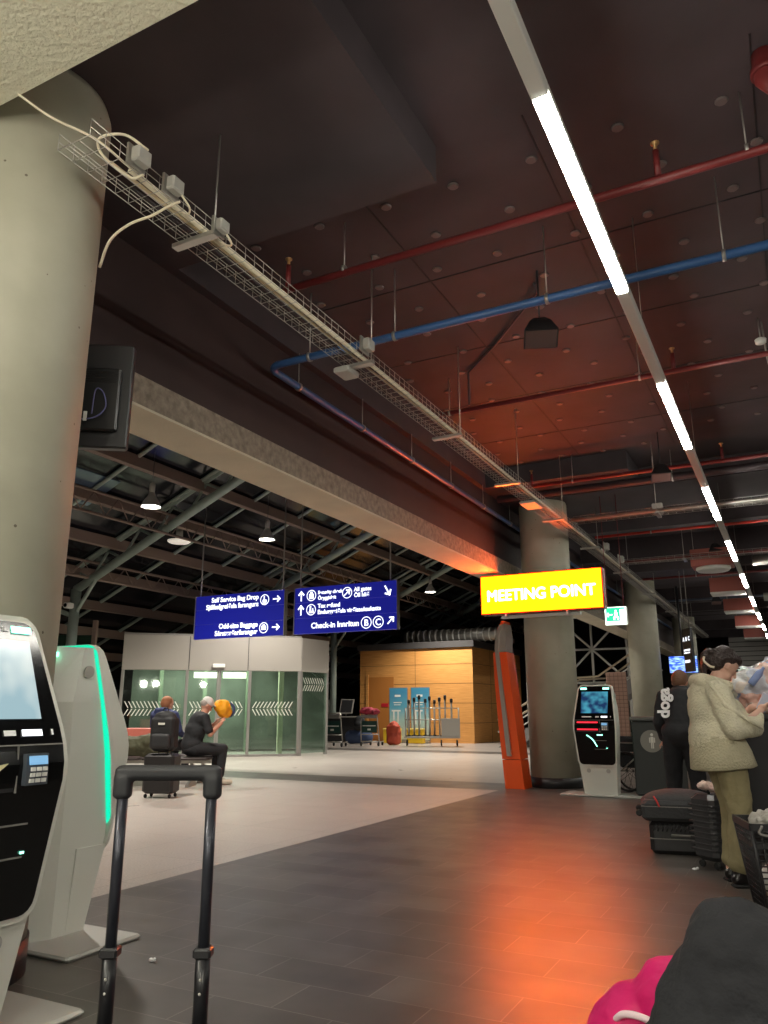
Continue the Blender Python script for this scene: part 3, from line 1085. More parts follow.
# green exit sign
t = thing('exit_sign', 'small green emergency exit light box hanging right of the yellow sign', 'sign', (-2.66, 13.0, 2.56))
M['exit_green'] = mat('exit_green', (20, 150, 90), 0.4, emit=(0.02, 0.62, 0.25), estr=1.0)
M['exit_white'] = mat('exit_white', (240, 255, 245), 0.4, emit=(0.8, 1, 0.85), estr=1.6)
MB().bbox(-0.01, 0.35, 0.0, 0.07, 0, 0.31, 0.008).build('casing', M['white_metal'], t)
MB().box(0.0, 0.34, -0.006, 0.0, 0.01, 0.3).build('light_face', M['exit_white'], t)
MB().box(0.02, 0.32, -0.010, -0.006, 0.07, 0.29).build('green_field', M['exit_green'], t)
pg = MB()
pg.cur = 0
for (x0, x1, z0, z1) in ((0.24, 0.31, 0.08, 0.26), (0.15, 0.20, 0.13, 0.21), (0.16, 0.19, 0.22, 0.25), (0.13, 0.16, 0.09, 0.14), (0.19, 0.22, 0.09, 0.14), (0.04, 0.12, 0.165, 0.185), (0.04, 0.06, 0.14, 0.21)):
    pg.box(x0, x1, -0.013, -0.010, z0, z1)
pg.build('pictogram', M['exit_white'], t)
for x in (0.04, 0.3):
    MB().tube([(x, 0.035, 0.31), (x, 0.035, cz(-2.6, 13.03) - 2.56)], 0.006, 6).build('rod', M['red_pipe'], t)

# black hanging sign and flight monitor
t = thing('hanging_sign', 'narrow black hanging sign with white lines beyond the second column', 'sign', (-2.36, 20.5, 2.12), R(-62))
MB().bbox(0, 0.5, 0, 0.07, 0, 1.04, 0.006).build('panel', M['black_plastic'], t)
text('lettering', 'A  B  C', 0.14, W_, t, (0.04, -0.006, 0.74), bold=0.003)
rects([(0.05, 0.42, 0.50, 0.54), (0.05, 0.4, 0.44, 0.47), (0.05, 0.36, 0.22, 0.28)]).build('pictogram', W_, t)
MB().tube([(0.1, 0.035, 1.03), (0.1, 0.035, 2.98)], 0.01, 6).build('rod', M['frame_grey'], t)
MB().tube([(0.4, 0.035, 1.03), (0.4, 0.035, 2.98)], 0.01, 6).build('rod', M['frame_grey'], t)
def screen_mat(name, c1, c2, scale, estr, stripes=False):
    m = mat(name, (10, 10, 12), 0.15)
    nt = m.node_tree
    b = nt.nodes['Principled BSDF']
    tc = nt.nodes.new('ShaderNodeTexCoord')
    nz = nt.nodes.new('ShaderNodeTexNoise')
    nz.inputs['Scale'].default_value = scale
    nz.inputs['Detail'].default_value = 2
    mp = nt.nodes.new('ShaderNodeMapping')
    mp.inputs['Scale'].default_value = (1, 1, 5) if stripes else (1, 1, 1)
    rp = nt.nodes.new('ShaderNodeValToRGB')
    rp.color_ramp.elements[0].position = 0.42
    rp.color_ramp.elements[1].position = 0.6
    rp.color_ramp.elements[0].color = lin(c1)
    rp.color_ramp.elements[1].color = lin(c2)
    nt.links.new(tc.outputs['Object'], mp.inputs[0])
    nt.links.new(mp.outputs[0], nz.inputs['Vector'])
    nt.links.new(nz.outputs['Fac'], rp.inputs[0])
    nt.links.new(rp.outputs[0], b.inputs['Emission Color'])
    b.inputs['Emission Strength'].default_value = estr
    return m


t = thing('flight_monitor', 'blue flight information monitor hanging beyond the black sign', 'monitor', (-3.2, 24.0, 2.25))
MB().bbox(0, 0.8, 0, 0.08, 0, 0.5, 0.01).build('casing', M['black_plastic'], t)
MB().box(0.02, 0.78, -0.006, 0, 0.02, 0.48).build('screen', screen_mat('flight_screen', (30, 70, 220), (150, 190, 255), 6, 1.1, True), t)
MB().tube([(0.4, 0.04, 0.5), (0.4, 0.04, cz(-2.8, 24.04) - 2.25)], 0.03, 8).build('pole', M['black_plastic'], t)

# TV seen from behind beside the near column
t = thing('wall_television', 'black television seen from behind, hung beside the near column', 'television', (-3.54, 3.30, 2.78), R(34))
MB().bbox(-1.15, 0, -0.035, 0.035, 0, 0.70, 0.01).build('casing', M['black_plastic'], t)
b_ = MB()
b_.bbox(-0.75, -0.06, -0.075, -0.03, 0.1, 0.52, 0.012)
for k in range(7):
    b_.box(-0.3, -0.08, -0.079, -0.075, 0.42 + k * 0.012, 0.424 + k * 0.012)
b_.build('back_cover', mat('tv_back', (26, 26, 28), 0.35), t)
MB().box(-0.42, -0.36, -0.10, -0.075, 0.06, 0.62).build('mount_rail', M['black_matte'], t)
MB().tube(arc([(-0.36, -0.09, 0.16), (-0.2, -0.10, 0.17), (-0.13, -0.10, 0.24), (-0.15, -0.10, 0.34), (-0.2, -0.09, 0.36), (-0.21, -0.09, 0.2)]), 0.004, 6).build('cable', mat('tv_cable', (110, 110, 160), 0.5), t)
MB().box(-0.255, -0.235, -0.105, -0.095, 0.15, 0.21).build('cable_label', M['white_metal'], t)
MB().tube([(-0.5, -0.03, 0.35), (-0.5, -0.3, 0.35)], 0.03, 8).build('mount_arm', M['black_matte'], t)

# ================================================================ HALL LAMPS
def pendant(loc, lab):
    t = thing('pendant_lamp', lab, 'lamp', loc, 0, 'pendant lamps in the hall')
    sh = MB()
    prof = [(0.05, 0.34), (0.07, 0.3), (0.09, 0.24), (0.16, 0.14), (0.215, 0.02), (0.22, 0.0)]
    n = 28
    for (r_, z) in prof + [(r2 - 0.006, z2) for r2, z2 in reversed(prof)]:
        for j in range(n):
            a = 2 * PI * j / n
            sh.v.append(Vector((r_ * math.cos(a), r_ * math.sin(a), z)))
    for k in range(len(prof) * 2 - 1):
        for j in range(n):
            sh.face([k * n + j, k * n + (j + 1) % n, (k + 1) * n + (j + 1) % n, (k + 1) * n + j], True)
    sh.build('lamp_shade', mat('shade', (215, 215, 210), 0.3, 0.2), t)
    MB().lathe([(0.06, 0.33), (0.065, 0.5), (0.05, 0.54), (0.02, 0.56)], 20).build('ballast', M['grey_plastic'], t)
    MB().lathe([(0.02, 0.05), (0.19, 0.045), (0.19, 0.02), (0.02, 0.015)], 24).build('bulb', mat('bulb_on', (255, 255, 255), 0.4, emit=(1, 0.95, 0.85), estr=12), t)
    MB().tube([(0, 0, 0.55), (0, 0, roof_z(loc[0]) - loc[2] - 0.02)], 0.008, 6).build('cord', M['black_plastic'], t)
    l = lamp('pendant_light', 'SPOT', (0, 0, -0.02), HALL_LAMP, radius=0.15, spot=130, blend=0.7)
    l.parent = t
    return t


pendant((-12.0, 12.0, 5.5), 'lit bell-shaped pendant lamp nearest the camera, left under the roof')
pendant((-12.0, 16.25, 5.6), 'lit bell-shaped pendant lamp above the gap between the blue signs')
pendant((-12.0, 26.8, 5.6), 'far bell-shaped pendant lamp above the timber clad room')
pendant((-8.0, 7.0, 5.6), 'bell-shaped pendant lamp over the near hall floor')  # this lamp and the next are added out of view to light the floor
pendant((-7.6, 20.5, 5.6), 'bell-shaped pendant lamp over the far hall floor')
t = thing('disc_lamp', 'flat round lamp fixed under the hall roof', 'lamp', (-14.0, 15.1, 5.5))
MB().lathe([(0.26, 0.0), (0.3, 0.03), (0.3, 0.06)], 28).build('diffuser', mat('disc_on', (255, 250, 240), 0.5, emit=(1, 0.92, 0.8), estr=0.2), t)
MB().lathe([(0.1, 0.06), (0.08, roof_z(-14) - 5.5)], 16).build('housing', M['grey_plastic'], t)

#--PART2--
# ================================================================ GLASS VESTIBULE
def rot_between(p, q):
    return math.atan2(q[1] - p[1], q[0] - p[0])


A_, B_, C_, D_ = (-16.0, 15.4), (-12.37, 18.6), (-12.2, 19.8), (-13.6, 21.3)
vt = thing('glass_vestibule', 'grey framed glass entrance vestibule with sliding doors and white chevron film', 'entrance', (A_[0], A_[1], 0), rot_between(A_, B_))
VL = math.dist(A_, B_)
VH = 3.22
def chevrons(x0, x1, z0, fl, y=-0.012):
    o = MB()
    n = int((x1 - x0) / 0.095)
    for row in range(2):
        for k in range(n):
            x = x0 + k * (x1 - x0) / n
            d = 0.1 if (row == 0) == fl else -0.1
            zb = z0 + row * 0.2
            i = len(o.v)
            s = 0 if d > 0 else 0.1
            for p in ((x + s, zb), (x + s + 0.028, zb), (x + s + 0.028 + d, zb + 0.17), (x + s + d, zb + 0.17)):
                o.v.append(Vector((p[0], y, p[1])))
            o.face([i, i + 1, i + 2, i + 3])
    return o


MB().bbox(0, VL, -0.02, 0.12, 2.28, VH, 0.01).build('header_panel', M['panel_grey'], vt)
jn = MB()
for x in (1.75, 3.35):
    jn.box(x - 0.008, x + 0.008, -0.026, -0.018, 2.3, VH - 0.02)
jn.build('panel_joint', M['black_plastic'], vt)
MB().bbox(2.38, 2.72, -0.09, -0.02, 2.36, 2.46, 0.01).build('door_sensor', M['white_metal'], vt)
for x in (0.0, 1.68, 3.38, VL - 0.08):
    MB().bbox(x, x + 0.08, -0.015, 0.1, 0.0, 2.28, 0.005).build('mullion', M['frame_grey'], vt)
MB().bbox(0, VL, -0.015, 0.1, 0.0, 0.06, 0.004).build('sill', M['frame_grey'], vt)
for i, (x0, x1) in enumerate(((0.08, 1.68), (1.76, 2.55), (2.58, 3.38), (3.46, VL - 0.08))):
    g = MB().box(x0, x1, 0.02, 0.03, 0.06, 2.28).build('glass_pane', M['glass'], vt)
    chevrons(x0 + 0.05, x1 - 0.15, 1.08, i != 3, 0.012).build('film', M['film'], g)
for x in (2.52, 2.58):
    MB().bbox(x, x + 0.05, 0.0, 0.05, 0.06, 2.28, 0.004).build('door_stile', M['frame_grey'], vt)
MB().bbox(0, VL, 0.0, 0.14, VH, VH + 0.05, 0.004).build('cornice', M['frame_grey'], vt)
# side pane toward the timber room
sd = bpy.data.objects.new('side_wall', None)
COL.objects.link(sd)
sd.parent = vt
sd.location = (VL, 0, 0)
sd.rotation_euler = (0, 0, rot_between(B_, C_) - rot_between(A_, B_))
SL = math.dist(B_, C_)
MB().bbox(0, SL, -0.02, 0.1, 2.28, VH, 0.01).build('header_panel', M['panel_grey'], sd)
MB().box(0.05, SL - 0.05, 0.02, 0.03, 0.06, 2.28).build('glass_pane', M['glass'], sd)
chevrons(0.1, SL - 0.2, 1.75, True, 0.012).build('film', M['film'], sd)
for x in (0, SL - 0.07):
    MB().bbox(x, x + 0.07, -0.015, 0.1, 0, 2.28, 0.005).build('mullion', M['frame_grey'], sd)
# roof, interior, back glass
inn = thing('vestibule_interior', 'inside of the glass vestibule with lit ceiling panels and pale posts', 'interior', (A_[0], A_[1], 0), rot_between(A_, B_))
MB().box(0.05, VL - 0.1, 0.15, 3.0, 2.9, 3.2).build('roof_slab', M['wall_grey'], inn)
MB().box(VL - 0.1, VL + 0.75, 0.95, 3.0, 2.9, 3.2).build('roof_slab', M['wall_grey'], inn)
MB().box(0.1, VL + 1.2, 2.9, 3.0, 0.06, 2.9).build('inner_wall', mat('inner_wall', (96, 100, 92), 0.7, noise=(1.5, 0.3)), inn)
for x in (1.9, 2.7):
    MB().box(x, x + 0.65, 0.5, 0.62, 2.1, 2.26).build('lamp_panel', mat('lamp_panel', (255, 250, 220), 0.5, emit=(1, 0.95, 0.75), estr=2.2), inn)
MB().bbox(4.35, 4.5, 1.1, 1.3, 0.0, 2.6, 0.01).build('inner_post', mat('pale_post', (190, 190, 165), 0.6), inn)
for x in (0.9, 2.2, 3.5):
    MB().bbox(x, x + 0.12, 2.6, 2.72, 0.0, 2.7, 0.01).build('inner_post', mat('green_post', (120, 132, 112), 0.6), inn)
l = area_lamp('vestibule_light', (2.4, 1.5, 2.8), (3.0, 1.6), 150, (1, 0.97, 0.85))
l.parent = inn
# dark door bay at the left of the vestibule
t = thing('dark_doorway', 'dark framed doorway bay at the left end of the glass vestibule', 'doorway', (-17.6, 14.6, 0), R(25))
MB().bbox(-0.6, -0.45, 0, 0.12, 0, 3.4, 0.01).build('post', M['frame_grey'], t)
MB().bbox(0.9, 1.02, 0, 0.12, 0, 3.6, 0.01).build('post', M['steel_brown'], t)
MB().box(-0.45, 0.9, 0.04, 0.08, 0, 3.2).build('panel', mat('green_dark', (28, 52, 40), 0.4), t)
t = thing('security_camera', 'small white security camera on the dark post by the entrance', 'camera', (-16.35, 13.82, 3.75))
MB().bbox(-0.04, 0.14, -0.2, 0.0, 0.0, 0.14, 0.02).build('housing', M['white_metal'], t)
MB().lathe([(0.05, -0.22), (0.05, -0.19)], 16, (0.05, 0, 0.07), 'Y').build('lens', M['black_gloss'], t)
MB().tube([(-0.05, 0.0, 0.1), (-0.05, 0.12, 0.1)], 0.02, 8).build('bracket', M['white_metal'], t)

# ================================================================ TIMBER CLAD ROOM
t = thing('timber_room', 'timber panelled room with dark flat roof edge behind the trolleys', 'kiosk room', (-16.1, 28.66, 0))
w = MB()
w.mat(0).box(0, 5.02, 0, 6, 0, 3.64)
w.mat(1)
for z in (0.75, 1.5, 2.25, 3.0):
    w.box(0, 5.026, -0.004, 6.0, z - 0.008, z + 0.008)
for x in (2.55,):
    w.box(x - 0.008, x + 0.008, -0.004, 0, 0, 3.64)
for yb in (2.0, 4.0):
    w.box(5.02, 5.026, yb - 0.008, yb + 0.008, 0, 3.64)
w.build('cladding', [M['wood'], M['wood_groove']], t)
MB().bbox(-0.1, 5.12, -0.1, 6.1, 3.64, 3.9, 0.01).build('roof_edge', mat('roof_edge', (66, 64, 64), 0.6), t)
d = MB().box(0.42, 1.58, -0.02, 0.0, 0, 2.55)
d = d.build('door', mat('wood_dark', (186, 120, 56), 0.5), t)
MB().bbox(0.3, 0.42, -0.05, 0.0, 0, 2.65, 0.005).build('door_frame', M['wood'], t)
MB().bbox(1.02, 1.34, -0.035, -0.02, 1.36, 1.5, 0.004).build('red_plate', mat('plate_red', (190, 40, 50), 0.4), t)
t = thing('roof_duct', 'shiny silver ribbed duct lying on the roof of the timber room', 'duct', (-14.4, 29.6, 4.2))
MB().tube([(0, 0, 0), (4.2, 0, 0), (4.5, 0.1, -0.1)], 0.26, 20).build('duct_run', M['galv'], t)
for k in range(16):
    MB().lathe([(0.27, -0.03), (0.28, 0.0), (0.27, 0.03)], 20, (0.15 + k * 0.26, 0, 0), 'X').build('duct_rib', M['white_metal'], t)
# dark recess left of the timber room with slanted counter screens
t = thing('check_in_desk', 'dark desk with two tilted screens left of the timber room', 'desk', (-17.0, 26.6, 0), R(12))
MB().bbox(-0.2, 1.9, 0, 0.6, 0, 0.95, 0.01).build('counter', M['black_plastic'], t)
MB().bbox(-0.2, 1.9, -0.06, 0.62, 0.95, 1.0, 0.01).build('counter_top', M['frame_grey'], t)
for x, m_ in ((0.15, M['white_metal']), (0.95, M['black_plastic'])):
    Mx = Matrix.Translation((x, 0.2, 1.1)) @ Matrix.Rotation(R(-25), 4, 'X')
    s_ = MB().bbox(0, 0.55, 0, 0.03, 0, 0.62, 0.006, Mx).build('screen_frame', M['frame_grey'], t)
    MB().box(0.05, 0.5, -0.006, 0, 0.05, 0.57, Mx).build('screen', m_, s_)
    MB().tube([(x + 0.27, 0.3, 1.0), (x + 0.27, 0.25, 1.2)], 0.02, 8).build('stand', M['frame_grey'], t)
# pale doorway right of the timber room
t = thing('lit_panel', 'tall pale wall panel seen between the timber room and the orange totem', 'panel', (-10.6, 34.9, 0))
MB().bbox(0, 0.5, 0, 0.2, 0, 3.9, 0.01).build('panel', M['wall_grey'], t)
MB().bbox(0.62, 1.6, 0.1, 0.3, 0, 3.9, 0.01).build('panel', mat('pale_panel', (190, 186, 176), 0.6), t)

# banners
def banner_mat():
    m = mat('banner_print', (90, 160, 190), 0.5)
    nt = m.node_tree
    b = nt.nodes['Principled BSDF']
    tc = nt.nodes.new('ShaderNodeTexCoord')
    sp = nt.nodes.new('ShaderNodeSeparateXYZ')
    mr = nt.nodes.new('ShaderNodeMapRange')
    mr.inputs['From Max'].default_value = 1.9
    rp = nt.nodes.new('ShaderNodeValToRGB')
    rp.color_ramp.elements[0].color = lin((205, 200, 170))
    rp.color_ramp.elements[1].color = lin((66, 140, 176))
    e = rp.color_ramp.elements.new(0.45)
    e.color = lin((170, 205, 205))
    e = rp.color_ramp.elements.new(0.7)
    e.color = lin((96, 168, 196))
    nt.links.new(tc.outputs['Object'], sp.inputs[0])
    nt.links.new(sp.outputs['Z'], mr.inputs[0])
    nt.links.new(mr.outputs[0], rp.inputs[0])
    nt.links.new(rp.outputs[0], b.inputs['Base Color'])
    return m


M['banner'] = banner_mat()
def banner(x, y, lab):
    t = thing('banner_stand', lab, 'banner', (x, y, 0), R(3), 'blue banners by the timber room')
    MB().bbox(0, 0.8, 0.0, 0.03, 0.1, 2.1, 0.006).build('frame', M['frame_grey'], t)
    b = MB().box(0.03, 0.77, -0.008, 0.0, 0.12, 2.07).build('poster', M['banner'], t)
    rects([(0.12, 0.5, 1.18, 1.24), (0.18, 0.24, 0.7, 1.18), (0.36, 0.42, 0.7, 1.18), (0.2, 0.55, 1.5, 1.54), (0.22, 0.5, 1.42, 1.45), (0.25, 0.5, 1.74, 1.82)]).build('print', mat('print_white', (230, 235, 232), 0.5), b).location = (0, -0.008, 0)
    MB().bbox(-0.03, 0.75, -0.12, 0.15, 0, 0.1, 0.01).build('foot', M['galv'], t)
    return t


banner(-14.35, 27.9, 'left one of the two blue banner stands before the timber room')
banner(-13.4, 27.9, 'right one of the two blue banner stands before the timber room')
for x, y, lb in ((-14.2, 27.2, 'yellow crate at the foot of the left blue banner'), (-13.2, 27.2, 'yellow crate at the foot of the right blue banner')):
    t = thing('crate', lb, 'crate', (x, y, 0), R(5), 'yellow crates')
    MB().bbox(-0.05, 0.6, 0, 0.3, 0.02, 0.55, 0.02).build('box_body', mat('crate_yellow', (236, 196, 40), 0.5), t)
    MB().bbox(-0.06, 0.61, -0.01, 0.31, 0.5, 0.56, 0.01).build('rim', mat('crate_rim', (240, 214, 110), 0.5), t)

# luggage trolleys
def trolley(loc, rz, lab):
    t = thing('luggage_trolley', lab, 'trolley', loc, rz, 'airport luggage trolleys')
    f = MB()
    for s in (-0.34, 0.34):
        f.tube([(s, 0.15, 0.12), (s * 0.95, 0.05, 0.6), (s * 0.85, 0.0, 1.12)], 0.02, 8)
        f.tube([(s, 0.15, 0.14), (s * 0.7, 0.95, 0.14)], 0.02, 8)
    f.tube([(-0.3, 0, 1.12), (0.3, 0, 1.12)], 0.025, 8)
    f.tube([(-0.33, 0.1, 0.4), (0.33, 0.1, 0.4)], 0.015, 8)
    f.tube([(-0.33, 0.14, 0.16), (0.33, 0.14, 0.16)], 0.02, 8)
    f.build('frame', M['galv'], t)
    MB().bbox(-0.29, 0.29, -0.02, 0.0, 0.46, 0.86, 0.006, Matrix.Translation((0, 0.03, 0))).build('advert_plate', mat('plate_green', (28, 60, 54), 0.4), t)
    rects([(-0.24, 0.24, 0.68, 0.71)]).build('print_line', M['film'], t).location = (0, 0.008, 0)
    rects([(-0.06, 0.06, 0.54, 0.6)]).build('print_mark', M['film'], t).location = (0, 0.008, 0)
    MB().bbox(-0.28, 0.28, -0.09, 0.04, 0.95, 1.08, 0.01).build('basket', M['frame_grey'], t)
    for s in (-0.32, 0.32):
        for yy in (0.1, 0.85):
            MB().lathe([(0.07, -0.02), (0.075, 0.0), (0.07, 0.02)], 18, (s if yy < 0.5 else s * 0.7, yy, 0.075), 'X').build('wheel', M['rubber'], t)
    return t


trolley((-14.35, 23.6, 0), R(12), 'empty luggage trolley standing beside the glass vestibule')
trolley((-13.5, 24.7, 0), R(10), 'luggage trolley loaded with red and blue clothing, left of the banners')
tag(blob('clothes_pile', [('e', (-13.55, 24.66, 1.2), (0.32, 0.2, 0.12)), ('e', (-13.3, 24.7, 1.18), (0.2, 0.18, 0.1))], mat('clothes_red', (150, 40, 60), 0.8, noise=(5, 0.6)), voxel=0.025, disp=(0.12, 0.12)), 'red clothes heaped on top of the loaded trolley', 'clothes')
tag(blob('duffel_bag', [('c', (-14.9, 25.9, 0.27), 0.26, (-14.3, 26.0, 0.27), 0.24)], mat('bag_blue', (60, 76, 110), 0.8), voxel=0.03), 'blue duffel bag on the floor between the two trolleys', 'bag')
tag(blob('backpack', [('e', (-14.6, 25.95, 0.76), (0.24, 0.18, 0.28)), ('e', (-14.57, 25.8, 0.66), (0.18, 0.1, 0.18))], M['black_cloth'], voxel=0.03), 'black backpack lying on the blue duffel bag', 'bag')
tag(blob('duffel_bag', [('b', (-13.38, -12.9, 25.7, 26.1, 0.01, 0.75), 0.08), ('e', (-13.14, 25.9, 0.72), (0.18, 0.17, 0.12)), ('e', (-13.14, 25.72, 0.25), (0.18, 0.1, 0.18))], mat('bag_orange', (176, 72, 48), 0.7), voxel=0.03, disp=(0.2, 0.06)), 'rust red bag standing right of the loaded trolley', 'bag')

# barrier post cart
t = thing('post_cart', 'grey cart carrying upright barrier posts before the timber wall', 'cart', (-11.55, 25.7, 0), R(24))
MB().bbox(-0.95, 1.0, -0.3, 0.3, 0.28, 0.34, 0.01).build('deck', M['panel_grey'], t)
MB().bbox(0.35, 1.0, -0.32, -0.28, 0.34, 0.95, 0.006).build('side_panel', M['panel_grey'], t)
f = MB()
for x in (-0.9, 0.3, 0.97):
    for yy in (-0.27, 0.27):
        f.tube([(x, yy, 0.3), (x, yy, 1.3)], 0.018, 8)
for z in (0.9, 1.3):
    f.tube([(-0.9, -0.27, z), (0.97, -0.27, z)], 0.015, 8)
    f.tube([(-0.9, 0.27, z), (0.97, 0.27, z)], 0.015, 8)
f.build('frame', M['galv'], t)
for x in (-0.85, 0.35, 0.9):
    MB().lathe([(0.09, -0.025), (0.1, 0.0), (0.09, 0.025)], 18, (x, -0.25, 0.12), 'X').build('wheel', M['rubber'], t)
    MB().lathe([(0.09, -0.025), (0.1, 0.0), (0.09, 0.025)], 18, (x, 0.25, 0.12), 'X').build('wheel', M['rubber'], t)
bp0 = None
for k, (x, yy) in enumerate([(-0.78, -0.12), (-0.6, 0.12), (-0.42, -0.1), (-0.2, 0.12), (-0.05, -0.12), (0.12, 0.1), (0.3, -0.1), (0.5, 0.12), (0.72, -0.08)]):
    c_, s_ = math.cos(R(24)), math.sin(R(24))
    loc = (-11.55 + x * c_ - yy * s_, 25.7 + x * s_ + yy * c_, 0.345)
    if bp0 is None:
        bp0 = thing('barrier_post', '', 'barrier post', loc, 0, 'barrier posts standing on the cart')
        MB().lathe([(0.13, 0), (0.13, 0.015), (0.04, 0.04)], 18).build('foot', M['rubber'], bp0)
        MB().tube([(0, 0, 0.03), (0, 0, 1.2)], 0.032, 12).build('pole', M['galv'], bp0)
        MB().lathe([(0.045, 1.2), (0.05, 1.22), (0.05, 1.33), (0.03, 1.35)], 14).build('head', M['black_plastic'], bp0)
        o = bp0
    else:
        o = dup(bp0, loc)
    o['label'] = 'steel belt barrier post standing upright on the grey cart'
    o.scale = (1, 1, 0.92 + 0.12 * ((k * 37) % 5) / 4)

# ================================================================ SEATING
def bench(loc, rz, lab, n=4, backs=9, skip=0):
    t = thing('seat_bench', lab, 'bench', loc, rz)
    for k in range(n):
        x = (k - n / 2 + 0.5) * 0.56
        MB().bbox(x - 0.26, x + 0.26, -0.25, 0.22, 0.42, 0.46, 0.015).build('seat', mat('seat_dark', (60, 52, 50), 0.5), t)
        if k >= backs or k < skip:
            continue
        Mx = Matrix.Translation((x, 0.26, 0.46)) @ Matrix.Rotation(R(-10), 4, 'X')
        MB().bbox(-0.26, 0.26, -0.02, 0.02, 0.04, 0.46, 0.012, Mx).build('backrest', mat('seat_back', (196, 104, 88), 0.5), t)
    MB().bbox(-n * 0.28, n * 0.28, -0.05, 0.03, 0.36, 0.42, 0.008).build('beam', M['galv'], t)
    for s in (-1, 1):
        MB().prism([(-0.3, 0), (0.3, 0), (0.3, 0.04), (0.04, 0.1), (0.04, 0.36), (-0.04, 0.36), (-0.04, 0.1), (-0.3, 0.04)], s * n * 0.2 - 0.025, s * n * 0.2 + 0.025, 'X').build('leg', M['galv'], t)
    return t


BZ = R(27.6)
bench((-9.75, 10.05, 0), BZ, 'red backed airport seat row under the olive bags, left of the black rucksack', 4, 2)
bench((-10.15, 10.8, 0), BZ + PI, 'seat row back to back with the first, where the man in blue sits', 4, 9, 2)

# ---------------------------------------------------------------- people
def fingers(hand, fwd, side, down, spread=0.018, L=0.075, curl=0.5, r=0.009):
    """four bent fingers and a thumb leaving the palm at 'hand'"""
    h, f, s, d = Vector(hand), Vector(fwd).normalized(), Vector(side).normalized(), Vector(down).normalized()
    out = [('e', h + f * 0.03, (0.034, 0.034, 0.03))]
    for k, q in enumerate((-1.5, -0.5, 0.5, 1.5)):
        ll = L * (0.9, 1.05, 1.0, 0.8)[k]
        a = h + f * 0.055 + s * q * spread
        b = a + (f * math.cos(curl * 0.5) + d * math.sin(curl * 0.5)) * ll * 0.5
        c = b + (f * math.cos(curl * 1.4) + d * math.sin(curl * 1.4)) * ll * 0.5
        out += [('c', a, r, b, r * 0.95), ('c', b, r * 0.95, c, r * 0.8)]
    a = h + f * 0.01 + s * 0.03
    b = a + (f * 0.6 + s * 0.6 + d * 0.3).normalized() * 0.035
    c = b + (f * 0.9 + d * 0.5).normalized() * 0.03
    out += [('c', a, r * 1.2, b, r * 1.1), ('c', b, r * 1.1, c, r * 0.9)]
    return out


def head_prims(c, pitch, s=1.0):
    """head centred on c, facing +x, pitched down by 'pitch'"""
    c = Vector(c)
    Q = ry(pitch)
    P = lambda x, y, z: c + Q @ Vector((x * s, y * s, z * s))
    return [('e', P(-0.005, 0, 0.02), (0.098 * s, 0.076 * s, 0.105 * s), Q),
            ('e', P(0.03, 0, -0.06), (0.058 * s, 0.055 * s, 0.062 * s), Q),
            ('c', P(0.085, 0, 0.01), 0.012 * s, P(0.108, 0, -0.025), 0.014 * s),
            ('e', P(0.078, 0, -0.062), (0.014 * s, 0.026 * s, 0.011 * s), Q),
            ('e', P(0.07, 0, -0.095), (0.02 * s, 0.022 * s, 0.018 * s), Q),
            ('e', P(-0.005, 0.076 * s / s, -0.01), (0.02 * s, 0.01 * s, 0.03 * s), Q),
            ('e', P(-0.005, -0.076 * s / s, -0.01), (0.02 * s, 0.01 * s, 0.03 * s), Q)]


def face_marks(parent, c, pitch, s=1.0, m=None):
    Q = ry(pitch)
    e = MB()
    for sy in (-1, 1):
        e.ball(Vector(c) + Q @ Vector((0.084 * s, sy * 0.032 * s, 0.015 * s)), (0.012, 0.014, 0.008), 10, 6)
    e.build('eyes', M['black_gloss'], parent)
    b = MB()
    for sy in (-1, 1):
        b.ball(Vector(c) + Q @ Vector((0.086 * s, sy * 0.034 * s, 0.04 * s)), (0.008, 0.02, 0.005), 10, 6)
    b.build('eyebrows', M['hair_dark'], parent)
    b = MB().ball(Vector(c) + Q @ Vector((0.089 * s, 0, -0.062 * s)), (0.006, 0.022, 0.007), 10, 6)
    b.build('lips', mat('lips', (170, 90, 85), 0.5), parent)


# --- woman in the cream fleece coat
wm = thing('person', 'woman in a cream fleece coat and olive trousers looking down beside the clear bag', 'person', (-0.515, 6.50, 0), R(28))
HC = (0.055, 0, 1.535)
body = [('e', (-0.03, 0, 0.95), (0.13, 0.16, 0.14)), ('c', (-0.04, 0, 1.0), 0.13, (-0.07, 0, 1.25), 0.14), ('e', (-0.08, 0, 1.3), (0.11, 0.19, 0.12)),
        ('c', (-0.07, 0, 1.36), 0.055, (0.0, 0, 1.47), 0.05)]
for s in (-1, 1):
    body += [('c', (-0.02, s * 0.085, 0.92), 0.085, (0.03, s * 0.09, 0.5), 0.055), ('c', (0.03, s * 0.09, 0.5), 0.052, (-0.02, s * 0.1, 0.09), 0.03),
             ('c', (-0.02, s * 0.1, 0.06), 0.025, (0.1, s * 0.11, 0.045), 0.02)]
    body += [('c', (-0.08, s * 0.18, 1.34), 0.05, (0.03, s * 0.23, 1.08), 0.042), ('c', (0.03, s * 0.23, 1.08), 0.04, (0.24, s * 0.1, 1.2), 0.026)]
body += head_prims(HC, R(38))
body += fingers((0.245, -0.09, 1.205), (0.7, 0.25, 0.5), (0.2, -0.5, 0.4), (0.2, 0.6, -0.4), curl=1.0)
body += fingers((0.245, 0.09, 1.205), (0.7, -0.25, 0.5), (0.2, 0.5, 0.4), (0.2, -0.6, -0.4), curl=1.0)
blob('body', body, M['skin_pale'], wm, voxel=0.0075, smooth=3)
face_marks(wm, HC, R(38))
